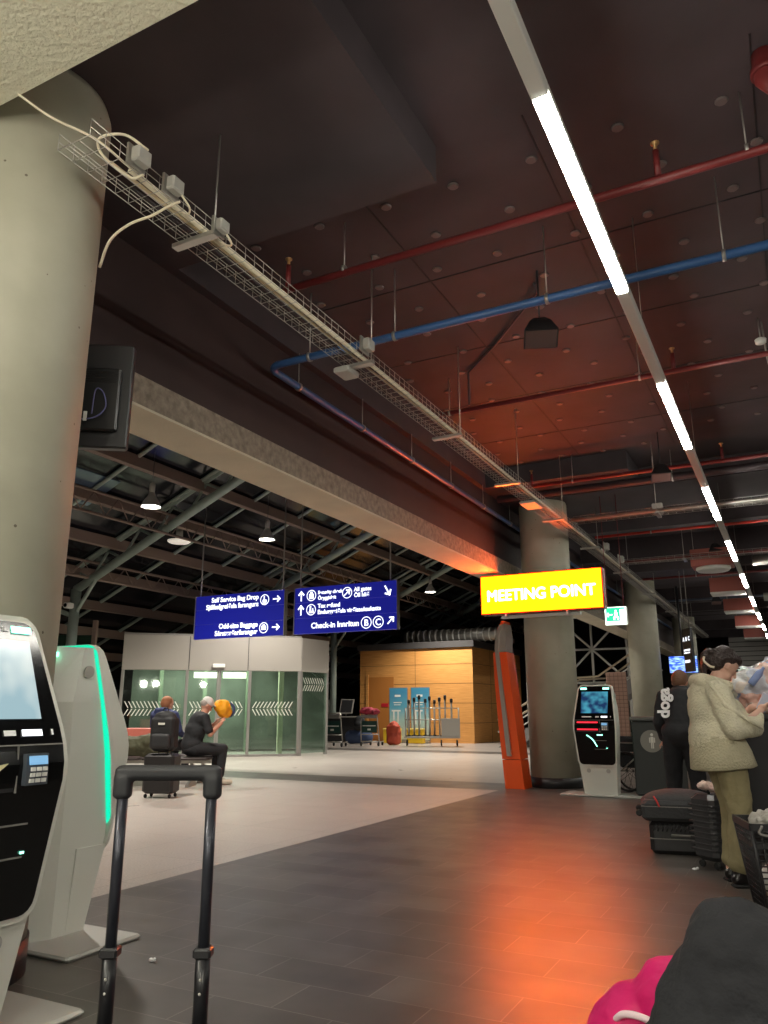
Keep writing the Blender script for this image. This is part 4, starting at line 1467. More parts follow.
coat = [('c', (-0.10, 0, 1.34), 0.15, (-0.09, 0, 1.05), 0.185), ('e', (-0.08, 0, 1.0), (0.225, 0.25, 0.22)), ('e', (-0.05, 0, 0.93), (0.235, 0.25, 0.14)),
        ('e', (-0.09, 0, 1.33), (0.15, 0.215, 0.13)), ('e', (-0.13, 0, 1.2), (0.16, 0.2, 0.2)), ('e', (0.1, 0, 1.14), (0.12, 0.17, 0.16))]
for s in (-1, 1):
    coat += [('c', (-0.09, s * 0.17, 1.33), 0.105, (-0.03, s * 0.26, 1.08), 0.10), ('c', (-0.03, s * 0.26, 1.08), 0.10, (0.15, s * 0.16, 1.09), 0.085), ('c', (0.15, s * 0.16, 1.09), 0.08, (0.21, s * 0.11, 1.16), 0.055)]
coat = [(q[0], (Vector(q[1]) - Vector((-0.06, 0, 0))) * 1.0 + Vector((-0.06, 0, 0)), q[2] * 0.86, q[3], q[4] * 0.86) if q[0] == 'c' else
        (q[0], (-0.06 + (q[1][0] + 0.06) * 0.85, q[1][1], q[1][2]), (q[2][0] * 0.80, q[2][1] * 0.88, q[2][2])) for q in coat]
blob('fleece_coat', coat, M['fleece'], wm, voxel=0.013, smooth=5, disp=(0.07, 0.018))
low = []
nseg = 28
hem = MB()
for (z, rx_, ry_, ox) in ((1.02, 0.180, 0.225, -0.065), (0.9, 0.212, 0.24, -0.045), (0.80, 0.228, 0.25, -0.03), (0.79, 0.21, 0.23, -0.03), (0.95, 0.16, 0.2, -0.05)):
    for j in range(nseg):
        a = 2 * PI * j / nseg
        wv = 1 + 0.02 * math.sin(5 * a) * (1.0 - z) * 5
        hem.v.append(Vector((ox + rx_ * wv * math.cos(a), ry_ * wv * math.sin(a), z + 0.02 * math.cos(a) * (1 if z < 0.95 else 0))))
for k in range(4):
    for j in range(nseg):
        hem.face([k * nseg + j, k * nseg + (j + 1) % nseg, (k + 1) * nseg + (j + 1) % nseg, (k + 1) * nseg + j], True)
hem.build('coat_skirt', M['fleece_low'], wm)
blob('collar', [('c', (-0.15, -0.06, 1.42), 0.06, (-0.15, 0.06, 1.42), 0.06), ('c', (-0.14, 0.08, 1.42), 0.055, (0.03, 0.07, 1.38), 0.045), ('c', (-0.14, -0.08, 1.42), 0.055, (0.03, -0.07, 1.38), 0.045)], M['fleece'], wm, voxel=0.012, smooth=4)
blob('sleeve_piping', [('c', (-0.16, -0.2, 1.40), 0.014, (-0.1, -0.29, 1.24), 0.016), ('c', (-0.1, -0.29, 1.24), 0.016, (0.05, -0.33, 1.13), 0.014), ('c', (0.05, -0.33, 1.13), 0.014, (0.16, -0.27, 1.08), 0.012)], M['fleece'], wm, voxel=0.007, smooth=2)
tro = [('e', (-0.03, 0, 0.9), (0.15, 0.17, 0.13))]
for s in (-1, 1):
    ox = 0.0 if s < 0 else 0.04
    tro += [('c', (-0.02, s * 0.09, 0.88), 0.12, (0.01 + ox, s * 0.1, 0.5), 0.088), ('c', (0.01 + ox, s * 0.1, 0.5), 0.088, (-0.02 + ox, s * 0.1, 0.19), 0.08), ('e', (-0.02 + ox, s * 0.1, 0.15), (0.095, 0.078, 0.07))]
blob('trousers', tro, M['olive'], wm, voxel=0.012, smooth=5, disp=(0.08, 0.02))
for s in (-1, 1):
    ox = 0 if s < 0 else 0.04
    b_ = blob('boot', [('c', (-0.06 + ox, s * 0.1, 0.05), 0.045, (0.14 + ox, s * 0.115, 0.045), 0.042), ('e', (0.03 + ox, s * 0.105, 0.085), (0.09, 0.042, 0.055)), ('c', (-0.04 + ox, s * 0.1, 0.06), 0.045, (-0.04 + ox, s * 0.1, 0.16), 0.045)], M['boot'], wm, voxel=0.009, smooth=3)
    MB().bbox(-0.10 + ox, 0.185 + ox, s * 0.108 - 0.045, s * 0.108 + 0.045, 0.0, 0.022, 0.008).build('sole', M['rubber'], b_)
Qh = ry(R(38))
hh = Vector(HC)
hair = [('e', hh + Qh @ Vector((-0.03, 0, 0.05)), (0.1, 0.09, 0.095), Qh), ('e', hh + Qh @ Vector((-0.06, 0, 0.0)), (0.075, 0.085, 0.09), Qh), ('e', hh + Qh @ Vector((0.045, 0, 0.085)), (0.05, 0.07, 0.045), Qh),
        ('e', (-0.075, 0, 1.575), (0.05, 0.045, 0.06)), ('c', (-0.09, 0.0, 1.62), 0.03, (-0.115, 0.02, 1.45), 0.02), ('c', (-0.1, -0.03, 1.6), 0.022, (-0.13, -0.04, 1.42), 0.014), ('e', (-0.04, 0, 1.64), (0.05, 0.05, 0.03))]
hr = blob('hair', hair, M['hair_dark'], wm, voxel=0.008, smooth=3, disp=(0.03, 0.012))
MB().tube(arc([(-0.115, -0.05, 1.6), (-0.125, -0.06, 1.57), (-0.09, -0.075, 1.53), (-0.06, -0.085, 1.52)]), 0.009, 8).build('hair_clip', mat('hair_clip', (214, 200, 180), 0.4), wm)
t = tag(MB().bbox(-0.035, 0.035, -0.008, 0.008, 0, 0.14, 0.004, Matrix.Translation((-0.26, 6.65, 1.20)) @ Matrix.Rotation(R(28), 4, 'Z') @ Matrix.Rotation(R(30), 4, 'Y')).build('phone', mat('phone', (190, 196, 215), 0.3)), 'pale phone held in both hands by the woman in the cream coat', 'phone')

# --- man in black with white lettering on his back
mn = thing('person', 'man in a black tracksuit with white lettering down the back, leaning over the carts', 'person', (-1.12, 8.85, 0), R(82))
HC2 = (0.25, 0.03, 1.50)
body = [('e', (0, 0, 0.96), (0.12, 0.16, 0.14)), ('c', (0, 0, 1.0), 0.13, (0.12, 0, 1.25), 0.15), ('e', (0.14, 0, 1.32), (0.11, 0.19, 0.12)), ('c', (0.17, 0, 1.38), 0.055, (0.22, 0.02, 1.46), 0.052)]
for s in (-1, 1):
    body += [('c', (0, s * 0.09, 0.95), 0.085, (0.03, s * 0.12, 0.5), 0.058), ('c', (0.03, s * 0.12, 0.5), 0.055, (-0.03, s * 0.13, 0.09), 0.038), ('c', (-0.03, s * 0.13, 0.05), 0.04, (0.14, s * 0.15, 0.035), 0.032)]
    body += [('c', (0.14, s * 0.19, 1.36), 0.055, (0.13, s * 0.25, 1.08), 0.045), ('c', (0.13, s * 0.25, 1.08), 0.042, (0.28, s * 0.26, 0.88), 0.03)]
    body += fingers((0.28, s * 0.26, 0.87), (0.5, 0, -0.8), (0, 1, 0), (-0.6, 0, -0.3), curl=0.8)
body += head_prims(HC2, R(42))
blob('body', body, M['skin'], mn, voxel=0.0085, smooth=3)
face_marks(mn, HC2, R(42))
jk = [('e', (0.0, 0, 0.99), (0.165, 0.20, 0.13)), ('c', (0.02, 0, 1.05), 0.15, (0.11, 0, 1.25), 0.165), ('e', (0.12, 0, 1.3), (0.14, 0.215, 0.15)), ('e', (0.06, 0, 1.15), (0.15, 0.19, 0.16)), ('c', (0.15, -0.04, 1.4), 0.07, (0.15, 0.04, 1.4), 0.07)]
for s in (-1, 1):
    jk += [('c', (0.13, s * 0.18, 1.35), 0.078, (0.12, s * 0.255, 1.08), 0.066), ('c', (0.12, s * 0.255, 1.08), 0.064, (0.25, s * 0.26, 0.92), 0.046)]
blob('track_jacket', jk, M['black_cloth'], mn, voxel=0.012, smooth=5, disp=(0.1, 0.015))
tr_ = [('e', (0, 0, 0.93), (0.135, 0.175, 0.13))]
for s in (-1, 1):
    tr_ += [('c', (0, s * 0.09, 0.92), 0.11, (0.03, s * 0.12, 0.5), 0.082), ('c', (0.03, s * 0.12, 0.5), 0.08, (-0.02, s * 0.13, 0.12), 0.066)]
blob('trousers', tr_, mat('black_trousers', (26, 26, 29), 0.85, bump=(9, 0.5)), mn, voxel=0.012, smooth=5, disp=(0.08, 0.016))
for s in (-1, 1):
    blob('shoe', [('c', (-0.06, s * 0.135, 0.045), 0.045, (0.16, s * 0.15, 0.04), 0.042), ('e', (0.0, s * 0.135, 0.08), (0.08, 0.045, 0.05))], M['boot'], mn, voxel=0.01, smooth=3)
Q2 = ry(R(42))
blob('hair', [('e', Vector(HC2) + Q2 @ Vector((-0.03, 0, 0.02)), (0.093, 0.086, 0.105), Q2), ('e', Vector(HC2) + Q2 @ Vector((-0.02, 0, 0.045)), (0.1, 0.083, 0.088), Q2), ('e', Vector(HC2) + Q2 @ Vector((-0.05, 0, 0.0)), (0.062, 0.078, 0.07), Q2)], M['hair_brown'], mn, voxel=0.008, smooth=2)
txt = text('back_lettering', 'doga', 0.17, M['white_ink'], mn, (-0.105, 0.085, 1.12), rot=(0, 0, 0), bold=0.006, ext=0.004)
# run bottom to top on the back: text x -> up along the back, text normal -> backwards
up = Vector((0.33, 0.02, 0.94)).normalized()
nrm = Vector((-0.94, 0.0, 0.33)).normalized()
yy_ = nrm.cross(up).normalized()
txt.rotation_euler = Matrix((up, yy_, nrm)).transposed().to_euler()
txt.location = (-0.13, 0.07, 1.13)
tag(MB().bbox(-0.1, 0.1, -0.04, 0.04, 0, 0.03, 0.006, Matrix.Translation((-0.83, 9.16, 0.81)) @ Matrix.Rotation(R(30), 4, 'Z')).build('tablet', M['black_plastic']), 'black handheld device under the right hand of the man in the tracksuit', 'device')

# --- seated man in black with a white cap
sm_ = thing('person', 'man in black with a pale cap, sitting hunched on the seat end facing right', 'person', (-9.10, 10.46, 0), R(58))
sm_.scale = (1.06, 1.06, 1.06)
HC3 = (0.20, 0.0, 1.22)
body = [('e', (0, 0, 0.58), (0.15, 0.17, 0.13)), ('c', (0, 0, 0.65), 0.14, (0.1, 0, 0.95), 0.15), ('e', (0.12, 0, 1.0), (0.12, 0.2, 0.12)), ('c', (0.14, 0, 1.05), 0.055, (0.18, 0, 1.16), 0.052)]
for s in (-1, 1):
    body += [('c', (0.02, s * 0.1, 0.55), 0.085, (0.46, s * 0.14, 0.54), 0.06), ('c', (0.46, s * 0.14, 0.54), 0.055, (0.44, s * 0.13, 0.1), 0.038), ('c', (0.42, s * 0.13, 0.05), 0.04, (0.6, s * 0.15, 0.035), 0.032)]
    body += [('c', (0.12, s * 0.2, 1.04), 0.055, (0.2, s * 0.26, 0.78), 0.045), ('c', (0.2, s * 0.26, 0.78), 0.042, (0.42, s * 0.12, 0.95), 0.03)]
    body += fingers((0.42, s * 0.12, 0.96), (0.4, -s * 0.3, 0.7), (0.2, s, 0), (0.6, -s * 0.4, -0.3), curl=0.9)
body += head_prims(HC3, R(35))
blob('body', body, M['skin'], sm_, voxel=0.01, smooth=3)
face_marks(sm_, HC3, R(35))
jk = [('e', (-0.01, 0, 0.62), (0.17, 0.19, 0.14)), ('c', (0, 0, 0.68), 0.16, (0.09, 0, 0.95), 0.17), ('e', (0.1, 0, 1.0), (0.14, 0.23, 0.13)), ('e', (0.03, 0, 0.82), (0.16, 0.2, 0.18))]
for s in (-1, 1):
    jk += [('c', (0.12, s * 0.2, 1.03), 0.075, (0.18, s * 0.255, 0.84), 0.068)]
blob('black_shirt', jk, M['black_cloth'], sm_, voxel=0.014, smooth=5, disp=(0.12, 0.02))
tr_ = [('e', (0, 0, 0.55), (0.16, 0.19, 0.11))]
for s in (-1, 1):
    tr_ += [('c', (0.02, s * 0.1, 0.55), 0.11, (0.46, s * 0.14, 0.545), 0.085), ('c', (0.46, s * 0.14, 0.54), 0.08, (0.44, s * 0.13, 0.16), 0.062)]
blob('trousers', tr_, M['black_cloth'], sm_, voxel=0.014, smooth=4)
for s in (-1, 1):
    blob('shoe', [('c', (0.38, s * 0.13, 0.05), 0.048, (0.6, s * 0.15, 0.042), 0.042), ('e', (0.42, s * 0.13, 0.09), (0.07, 0.045, 0.05))], mat('shoe_pale', (200, 190, 172), 0.7), sm_, voxel=0.012, smooth=3)
Q3 = ry(R(35))
blob('cap', [('e', Vector(HC3) + Q3 @ Vector((-0.01, 0, 0.06)), (0.105, 0.09, 0.08), Q3), ('e', Vector(HC3) + Q3 @ Vector((0.09, 0, 0.06)), (0.07, 0.07, 0.014), Q3)], mat('cap_white', (220, 216, 212), 0.8), sm_, voxel=0.01, smooth=2)
blob('hair', [('e', Vector(HC3) + Q3 @ Vector((-0.045, 0, 0.01)), (0.07, 0.08, 0.07), Q3)], M['hair_grey'], sm_, voxel=0.01, smooth=2)
bg = thing('shoulder_bag', 'bright yellow bag held up before the face of the seated man in the pale cap', 'bag', (-8.84, 10.88, 1.16), R(58))
blob('bag_body', [('e', (0.02, 0, 0.08), (0.13, 0.12, 0.15)), ('e', (-0.06, 0, 0.12), (0.09, 0.1, 0.11)), ('e', (0.07, 0.0, 0.02), (0.1, 0.1, 0.1))], M['yellow_bag'], bg, voxel=0.014, smooth=4, disp=(0.08, 0.03))
MB().tube(arc([(0.14, 0, 0.17), (0.2, -0.02, 0.1), (0.18, -0.02, -0.02), (0.1, 0, -0.06)]), 0.022, 8).build('strap', M['navy'], bg)

# --- seated man in blue behind
sb = thing('person', 'person in a dark blue jacket with short fair hair, sitting behind the red seat backs', 'person', (-10.3, 11.0, 0), BZ + R(60))
sb.scale = (1.1, 1.1, 1.1)
HC4 = (0.10, 0.0, 1.20)
body = [('e', (0, 0, 0.58), (0.15, 0.17, 0.13)), ('c', (0, 0, 0.65), 0.14, (0.04, 0, 0.95), 0.15), ('e', (0.04, 0, 1.0), (0.12, 0.2, 0.12)), ('c', (0.06, 0, 1.03), 0.055, (0.09, 0, 1.14), 0.052)]
for s in (-1, 1):
    body += [('c', (0.02, s * 0.1, 0.55), 0.085, (0.46, s * 0.14, 0.54), 0.06), ('c', (0.46, s * 0.14, 0.54), 0.055, (0.44, s * 0.13, 0.1), 0.038), ('c', (0.42, s * 0.13, 0.05), 0.04, (0.6, s * 0.15, 0.035), 0.032)]
    body += [('c', (0.05, s * 0.2, 1.02), 0.055, (0.1, s * 0.27, 0.76), 0.045), ('c', (0.1, s * 0.27, 0.76), 0.042, (0.34, s * 0.14, 0.7), 0.03)]
    body += fingers((0.34, s * 0.14, 0.7), (0.9, -s * 0.3, 0), (0, 1, 0), (0, 0, -1), curl=0.7)
body += head_prims(HC4, R(18))
blob('body', body, M['skin'], sb, voxel=0.01, smooth=3)
face_marks(sb, HC4, R(18))
jk = [('e', (-0.01, 0, 0.64), (0.18, 0.2, 0.15)), ('c', (0, 0, 0.68), 0.17, (0.03, 0, 0.95), 0.18), ('e', (0.03, 0, 1.0), (0.16, 0.25, 0.14)), ('c', (-0.05, -0.08, 1.09), 0.06, (-0.05, 0.08, 1.09), 0.06)]
for s in (-1, 1):
    jk += [('c', (0.04, s * 0.21, 1.02), 0.085, (0.09, s * 0.27, 0.78), 0.075), ('c', (0.09, s * 0.27, 0.78), 0.07, (0.3, s * 0.16, 0.71), 0.05)]
blob('blue_jacket', jk, M['navy'], sb, voxel=0.014, smooth=5, disp=(0.12, 0.025))
tr_ = [('e', (0, 0, 0.55), (0.16, 0.19, 0.11))]
for s in (-1, 1):
    tr_ += [('c', (0.02, s * 0.1, 0.55), 0.11, (0.46, s * 0.14, 0.545), 0.085), ('c', (0.46, s * 0.14, 0.54), 0.08, (0.44, s * 0.13, 0.16), 0.062)]
blob('trousers', tr_, M['black_cloth'], sb, voxel=0.014, smooth=4)
for s in (-1, 1):
    blob('shoe', [('c', (0.38, s * 0.13, 0.05), 0.048, (0.6, s * 0.15, 0.042), 0.042)], M['boot'], sb, voxel=0.012, smooth=3)
blob('hair', [('e', (0.07, 0, 1.25), (0.1, 0.088, 0.088)), ('e', (0.035, 0, 1.21), (0.075, 0.085, 0.08))], mat('hair_fair', (168, 112, 78), 0.7, bump=(60, 0.5)), sb, voxel=0.01, smooth=2)

# luggage around the seats
def shell_case(loc, rz, w, d, h, m, lab, ribs=True, handle=True, wheels=True, cat='suitcase'):
    t = thing('suitcase', lab, cat, loc, rz)
    z0 = 0.06 if wheels else 0.0
    sh = MB()
    sh.bbox(-w / 2, w / 2, -d / 2, d / 2, z0, h, 0.035)
    sh.build('shell', m, t)
    if ribs:
        rb = MB()
        n = int(h / 0.045)
        for k in range(2, n - 1):
            z = z0 + (h - z0) * k / n
            rb.bbox(-w / 2 - 0.006, w / 2 + 0.006, -d / 2 - 0.006, d / 2 + 0.006, z - 0.008, z + 0.008, 0.004)
        rb.build('ribs', m, t)
    if handle:
        MB().tube([(-0.07, 0, h), (-0.07, 0, h + 0.03), (0.07, 0, h + 0.03), (0.07, 0, h)], 0.011, 8).build('handle', M['black_matte'], t)
    if wheels:
        for sx in (-1, 1):
            for sy in (-1, 1):
                MB().lathe([(0.022, -0.016), (0.03, 0), (0.022, 0.016)], 14, (sx * (w / 2 - 0.05), sy * (d / 2 - 0.045), 0.03), 'X').build('wheel', M['rubber'], t)
    return t


shell_case((-8.26, 8.88, 0), R(20), 0.46, 0.3, 0.60, mat('case_dark', (34, 32, 32), 0.4), 'dark upright suitcase carrying the black rucksack, beside the seated man', ribs=False)
rk = thing('rucksack', 'black rucksack standing on the dark suitcase left of the seated man', 'bag', (-8.26, 8.88, 0.635), R(20))
blob('bag_body', [('b', (-0.19, 0.19, -0.12, 0.12, 0.0, 0.5), 0.05), ('e', (0, 0, 0.48), (0.17, 0.11, 0.09))], mat('rucksack', (24, 24, 26), 0.7, bump=(14, 0.5)), rk, voxel=0.014, smooth=4)
blob('front_pocket', [('b', (-0.15, 0.15, -0.18, -0.1, 0.04, 0.25), 0.03)], mat('rucksack_pocket', (34, 34, 36), 0.65), rk, voxel=0.014, smooth=3)
MB().tube(arc([(-0.04, 0.0, 0.55), (-0.03, 0, 0.6), (0.03, 0, 0.6), (0.04, 0.0, 0.55)]), 0.01, 8).build('carry_loop', M['black_matte'], rk)
rects([(-0.05, 0.05, 0.37, 0.4)]).build('badge', M['film'], rk).location = (0, -0.125, 0)
t = tag(blob('duffel_bag', [('c', (-9.86, 9.82, 0.64), 0.16, (-9.4, 10.06, 0.64), 0.16), ('e', (-9.6, 9.94, 0.72), (0.2, 0.17, 0.12))], M['olive_bag'], voxel=0.018, disp=(0.15, 0.08)), 'dark olive bag piled on the red seats left of the rucksack', 'bag')
t = tag(blob('jacket_heap', [('e', (-10.2, 9.6, 0.6), (0.26, 0.2, 0.13)), ('e', (-10.3, 9.6, 0.7), (0.18, 0.15, 0.1))], mat('heap_green', (96, 96, 78), 0.9, bump=(12, 0.6)), voxel=0.018, disp=(0.12, 0.05)), 'grey green jacket heaped on the left red seat', 'jacket')
t = thing('side_table', 'small table with orange ball beside the red seats at far left', 'table', (-11.35, 9.75, 0))
MB().lathe([(0.28, 0.9), (0.28, 0.93)], 24).build('table_top', M['black_plastic'], t)
MB().tube([(0, 0, 0.0), (0, 0, 0.9)], 0.03, 10).build('post', M['galv'], t)
MB().lathe([(0.22, 0.0), (0.2, 0.02)], 24).build('foot', M['galv'], t)
t = tag(MB().ball((-11.3, 9.75, 1.01), 0.08, 16, 10).build('ball', mat('ball_orange', (240, 120, 50), 0.5)), 'small orange round object beside the man in blue', 'ball')

# ================================================================ ORANGE TOTEM
t = thing('orange_totem', 'tall orange totem with curved silver strip, standing left of the middle column', 'totem', (-4.13, 12.42, 0))
MB().prism([(-0.17, 0.0), (0.15, 0.0), (0.10, 0.44), (-0.205, 0.44)], 0, 0.4, 'Y').build('base', M['orange'], t)
MB().prism([(-0.205, 0.45), (0.10, 0.45), (0.05, 1.0), (-0.01, 1.6), (-0.07, 2.15), (-0.30, 2.15), (-0.285, 1.6), (-0.25, 1.0)], 0, 0.4, 'Y').build('body', M['orange'], t)
MB().prism([(-0.11, 0.5), (-0.04, 0.5), (-0.09, 1.1), (-0.15, 1.7), (-0.19, 2.2), (-0.17, 2.45), (-0.11, 2.6), (-0.16, 2.6), (-0.23, 2.42), (-0.25, 2.2), (-0.21, 1.7), (-0.16, 1.1)], -0.05, 0.0, 'Y').build('silver_strip', M['galv'], t)
MB().prism([(-0.25, 2.16), (-0.08, 2.16), (-0.06, 2.4), (-0.09, 2.62), (-0.15, 2.6), (-0.22, 2.4)], 0.0, 0.36, 'Y').build('top_fin', M['galv'], t)
MB().prism([(-0.26, 2.3), (-0.22, 2.3), (-0.18, 2.5), (-0.10, 2.64), (-0.12, 2.68), (-0.2, 2.56), (-0.245, 2.42)], 0.0, 0.38, 'Y').build('edge_trim', M['orange'], t)

# ================================================================ SELF SERVICE KIOSKS
def front_d(z):
    pts = [(0.0, 0.44), (0.45, 0.52), (0.98, 0.585), (1.10, 0.56), (1.57, 0.37)]
    for (z0, d0), (z1, d1) in zip(pts, pts[1:]):
        if z <= z1:
            return d0 + (d1 - d0) * (z - z0) / (z1 - z0)
    return pts[-1][1]


def half_w(z):
    pts = [(0.42, 0.275), (0.95, 0.315), (1.08, 0.31), (1.56, 0.255)]
    for (z0, d0), (z1, d1) in zip(pts, pts[1:]):
        if z <= z1:
            return d0 + (d1 - d0) * (z - z0) / (z1 - z0)
    return pts[-1][1]


def strip_d(z):
    return 0.53 + (0.325 - 0.53) * (z - 0.5) / (1.57 - 0.5)


def panel_slab(z0, z1, inset, out, thick, r, n=26, back=None):
    """rounded slab following the kiosk's bent front"""
    m = MB()
    rows = []
    for k in range(n + 1):
        u = k / n
        # denser near the ends for the corner rounding
        u = 0.5 - 0.5 * math.cos(PI * u)
        z = z0 + (z1 - z0) * u
        dz = min(z - z0, z1 - z)
        cut = 0
        if dz < r:
            cut = r - math.sqrt(max(0, r * r - (r - dz) ** 2))
        w = half_w(z) - inset - cut
        rows.append((w, z))
    for (w, z) in rows:
        for s in (-1, 1):
            m.v.append(Vector((s * w, -((front_d(z) + out) if thick is not None else strip_d(z)), z)))
    for (w, z) in rows:
        for s in (-1, 1):
            m.v.append(Vector((s * w, -((front_d(z) + out - thick) if back is None else back(z)), z)))
    N = 2 * (n + 1)
    for k in range(n):
        a = 2 * k
        m.face([a, a + 1, a + 3, a + 2])
        m.face([N + a + 2, N + a + 3, N + a + 1, N + a])
        m.face([a + 1, N + a + 1, N + a + 3, a + 3])
        m.face([a + 2, N + a + 2, N + a, a])
    m.face([0, N, N + 1, 1])
    m.face([2 * n + 1, N + 2 * n + 1, N + 2 * n, 2 * n])
    return m


def on_front(x0, x1, z0, z1, out=0.012, t=0.006):
    """thin box lying on the slanted front"""
    m = MB()
    for z in (z0, z1):
        for (x, o) in ((x0, out), (x1, out), (x1, out - t), (x0, out - t)):
            m.v.append(Vector((x, -(front_d(z) + o), z)))
    for f in ((3, 2, 1, 0), (4, 5, 6, 7), (0, 1, 5, 4), (1, 2, 6, 5), (2, 3, 7, 6), (3, 0, 4, 7)):
        m.face(list(f))
    return m


def kiosk(loc, rz, lab, scr, red=False, paper=False):
    t = thing('check_in_kiosk', lab, 'kiosk', loc, rz, None)
    MB().bbox(-0.58, 0.58, -0.52, -0.02, 0.0, 0.025, 0.01).build('base_plate', mat('plate_grey', (176, 176, 170), 0.45), t)
    # faceted body behind the front housing
    b = MB()
    secs = [(0.02, 0.235, 0.14, 0.20, 0.42), (0.5, 0.26, 0.15, 0.22, 0.50), (0.98, 0.285, 0.15, 0.25, 0.50), (1.25, 0.275, 0.15, 0.22, 0.44), (1.56, 0.24, 0.15, 0.17, 0.33)]
    for (z, w, wb, dk, df) in secs:
        dk2 = {0.02: 0.16, 0.5: 0.14, 0.98: 0.12, 1.25: 0.12, 1.56: 0.2}[z]
        for (x, y) in ((-w, -df), (w, -df), (w, -dk2 - 0.05), (wb, -0.03 if z < 1.3 else -0.10), (-wb, -0.03 if z < 1.3 else -0.10), (-w, -dk2 - 0.05)):
            b.v.append(Vector((x, y, z)))
    for k in range(len(secs) - 1):
        for j in range(6):
            b.face([k * 6 + j, k * 6 + (j + 1) % 6, (k + 1) * 6 + (j + 1) % 6, (k + 1) * 6 + j])
    b.face([5, 4, 3, 2, 1, 0])
    b.face([24 + j for j in range(6)])
    b.build('body', M['kiosk_white'], t)
    on = MB().bbox(-0.2, -0.1, -0.105, -0.095, 1.50, 1.525, 0.004)
    on.build('rear_status_light', M['green_lamp'], t)
    # lower front plinth
    p = MB()
    for z, w in ((0.02, 0.235), (0.46, 0.27)):
        for (x, d) in ((-w, front_d(z) - 0.02), (w, front_d(z) - 0.02), (w, 0.3), (-w, 0.3)):
            p.v.append(Vector((x, -d, z)))
    for f in ((3, 2, 1, 0), (4, 5, 6, 7), (0, 1, 5, 4), (1, 2, 6, 5), (2, 3, 7, 6), (3, 0, 4, 7)):
        p.face(list(f))
    p.build('plinth', M['kiosk_white'], t)
    for s in (-0.14, 0.14):
        dd = front_d(0.36) - 0.02
        MB().lathe([(0.03, -0.006), (0.03, 0.0)], 20, (s, -dd - 0.001, 0.36), 'Y').build('plinth_button', M['grey_plastic'], t)
    panel_slab(0.42, 1.585, 0.0, 0.0, 0.10, 0.07, back=lambda z: min(strip_d(z), front_d(z) - 0.02)).build('housing', M['kiosk_white'], t)
    panel_slab(0.56, 1.58, 0.003, 0.0, None, 0.06, back=lambda z: strip_d(z) - 0.016).build('led_strip', M['green_led'], t)
    fp = panel_slab(0.445, 1.56, 0.022, 0.006, 0.012, 0.055).build('front_panel', M['black_gloss'], t)
    on_front(-0.195, 0.195, 1.17, 1.48, 0.011, 0.006).build('screen', scr, fp)
    for s in (-1, 1):
        on_front(s * 0.165 - 0.045, s * 0.165 + 0.045, 1.512, 1.54, 0.014, 0.008).build('status_light', M['green_lamp'], fp)
    # recessed tray with the card terminal
    on_front(-0.28, 0.28, 1.070, 1.075, 0.016, 0.01).build('ledge', M['frame_grey'], fp)
    on_front(0.075, 0.08, 0.90, 1.072, 0.014, 0.008).build('divider', M['frame_grey'], fp)
    on_front(-0.27, 0.07, 0.905, 1.068, 0.0085, 0.002).build('tray_recess', M['black_matte'], fp)
    ct = on_front(0.1, 0.2, 0.925, 1.04, 0.03, 0.022).build('card_terminal', mat('terminal', (70, 76, 84), 0.4), fp)
    on_front(0.11, 0.19, 1.0, 1.032, 0.034, 0.006).build('terminal_screen', mat('terminal_scr', (120, 160, 200), 0.3, emit=(0.1, 0.25, 0.4), estr=0.6), fp)
    kk = MB()
    for i in range(3):
        for j in range(3):
            q = on_front(0.115 + i * 0.027, 0.133 + i * 0.027, 0.935 + j * 0.021, 0.949 + j * 0.021, 0.036, 0.008)
            n0 = len(kk.v)
            kk.v += q.v
            for f in q.f:
                kk.face([n0 + a for a in f])
    kk.build('terminal_keys', M['white_metal'], fp)
    on_front(0.02, 0.07, 1.108, 1.128, 0.010, 0.004).build('icon', M['white_ink'], fp)
    on_front(0.1, 0.19, 1.106, 1.13, 0.010, 0.004).build('icon', M['sign_white'], fp)
    on_front(0.235, 0.243, 1.108, 1.13, 0.010, 0.004).build('icon', M['white_ink'], fp)
    on_front(-0.18, -0.04, 1.11, 1.125, 0.010, 0.004).build('icon', M['white_ink'], fp)
    for z in (0.78, 0.66):
        on_front(-0.02, 0.16, z, z + 0.006, 0.012, 0.006).build('slot', M['frame_grey'], fp)
    on_front(0.15, 0.165, 0.675, 0.683, 0.014, 0.006).build('slot_light', M['green_lamp'], fp)
    # loudspeaker discs on both flanks
    for s in (-1, 1):
        MB().lathe([(0.035, -0.004), (0.035, 0.004)], 20, (s * 0.268, -0.27, 1.42), 'X').build('side_disc', M['grey_plastic'], t)
    if red:
        for z in (0.93, 1.03):
            on_front(-0.25, 0.05, z, z + 0.018, 0.014, 0.008).build('red_light', M['red_led'], fp)
        on_front(0.1, 0.2, 0.93, 1.03, 0.035, 0.02)
        MB().tube(arc([(-0.12, -front_d(0.86) - 0.012, 0.86), (-0.04, -front_d(0.8) - 0.014, 0.80), (0.02, -front_d(0.7) - 0.014, 0.70)]), 0.007, 6).build('light_curve', M['green_lamp'], fp)
        on_front(0.03, 0.11, 0.855, 0.87, 0.013, 0.006).build('light_curve', M['green_lamp'], fp)
    return t


# near kiosk faces the walkway, its screen lit
def bright_screen():
    m = screen_mat('screen_bright', (150, 178, 186), (206, 216, 212), 4, 0.62)
    return m


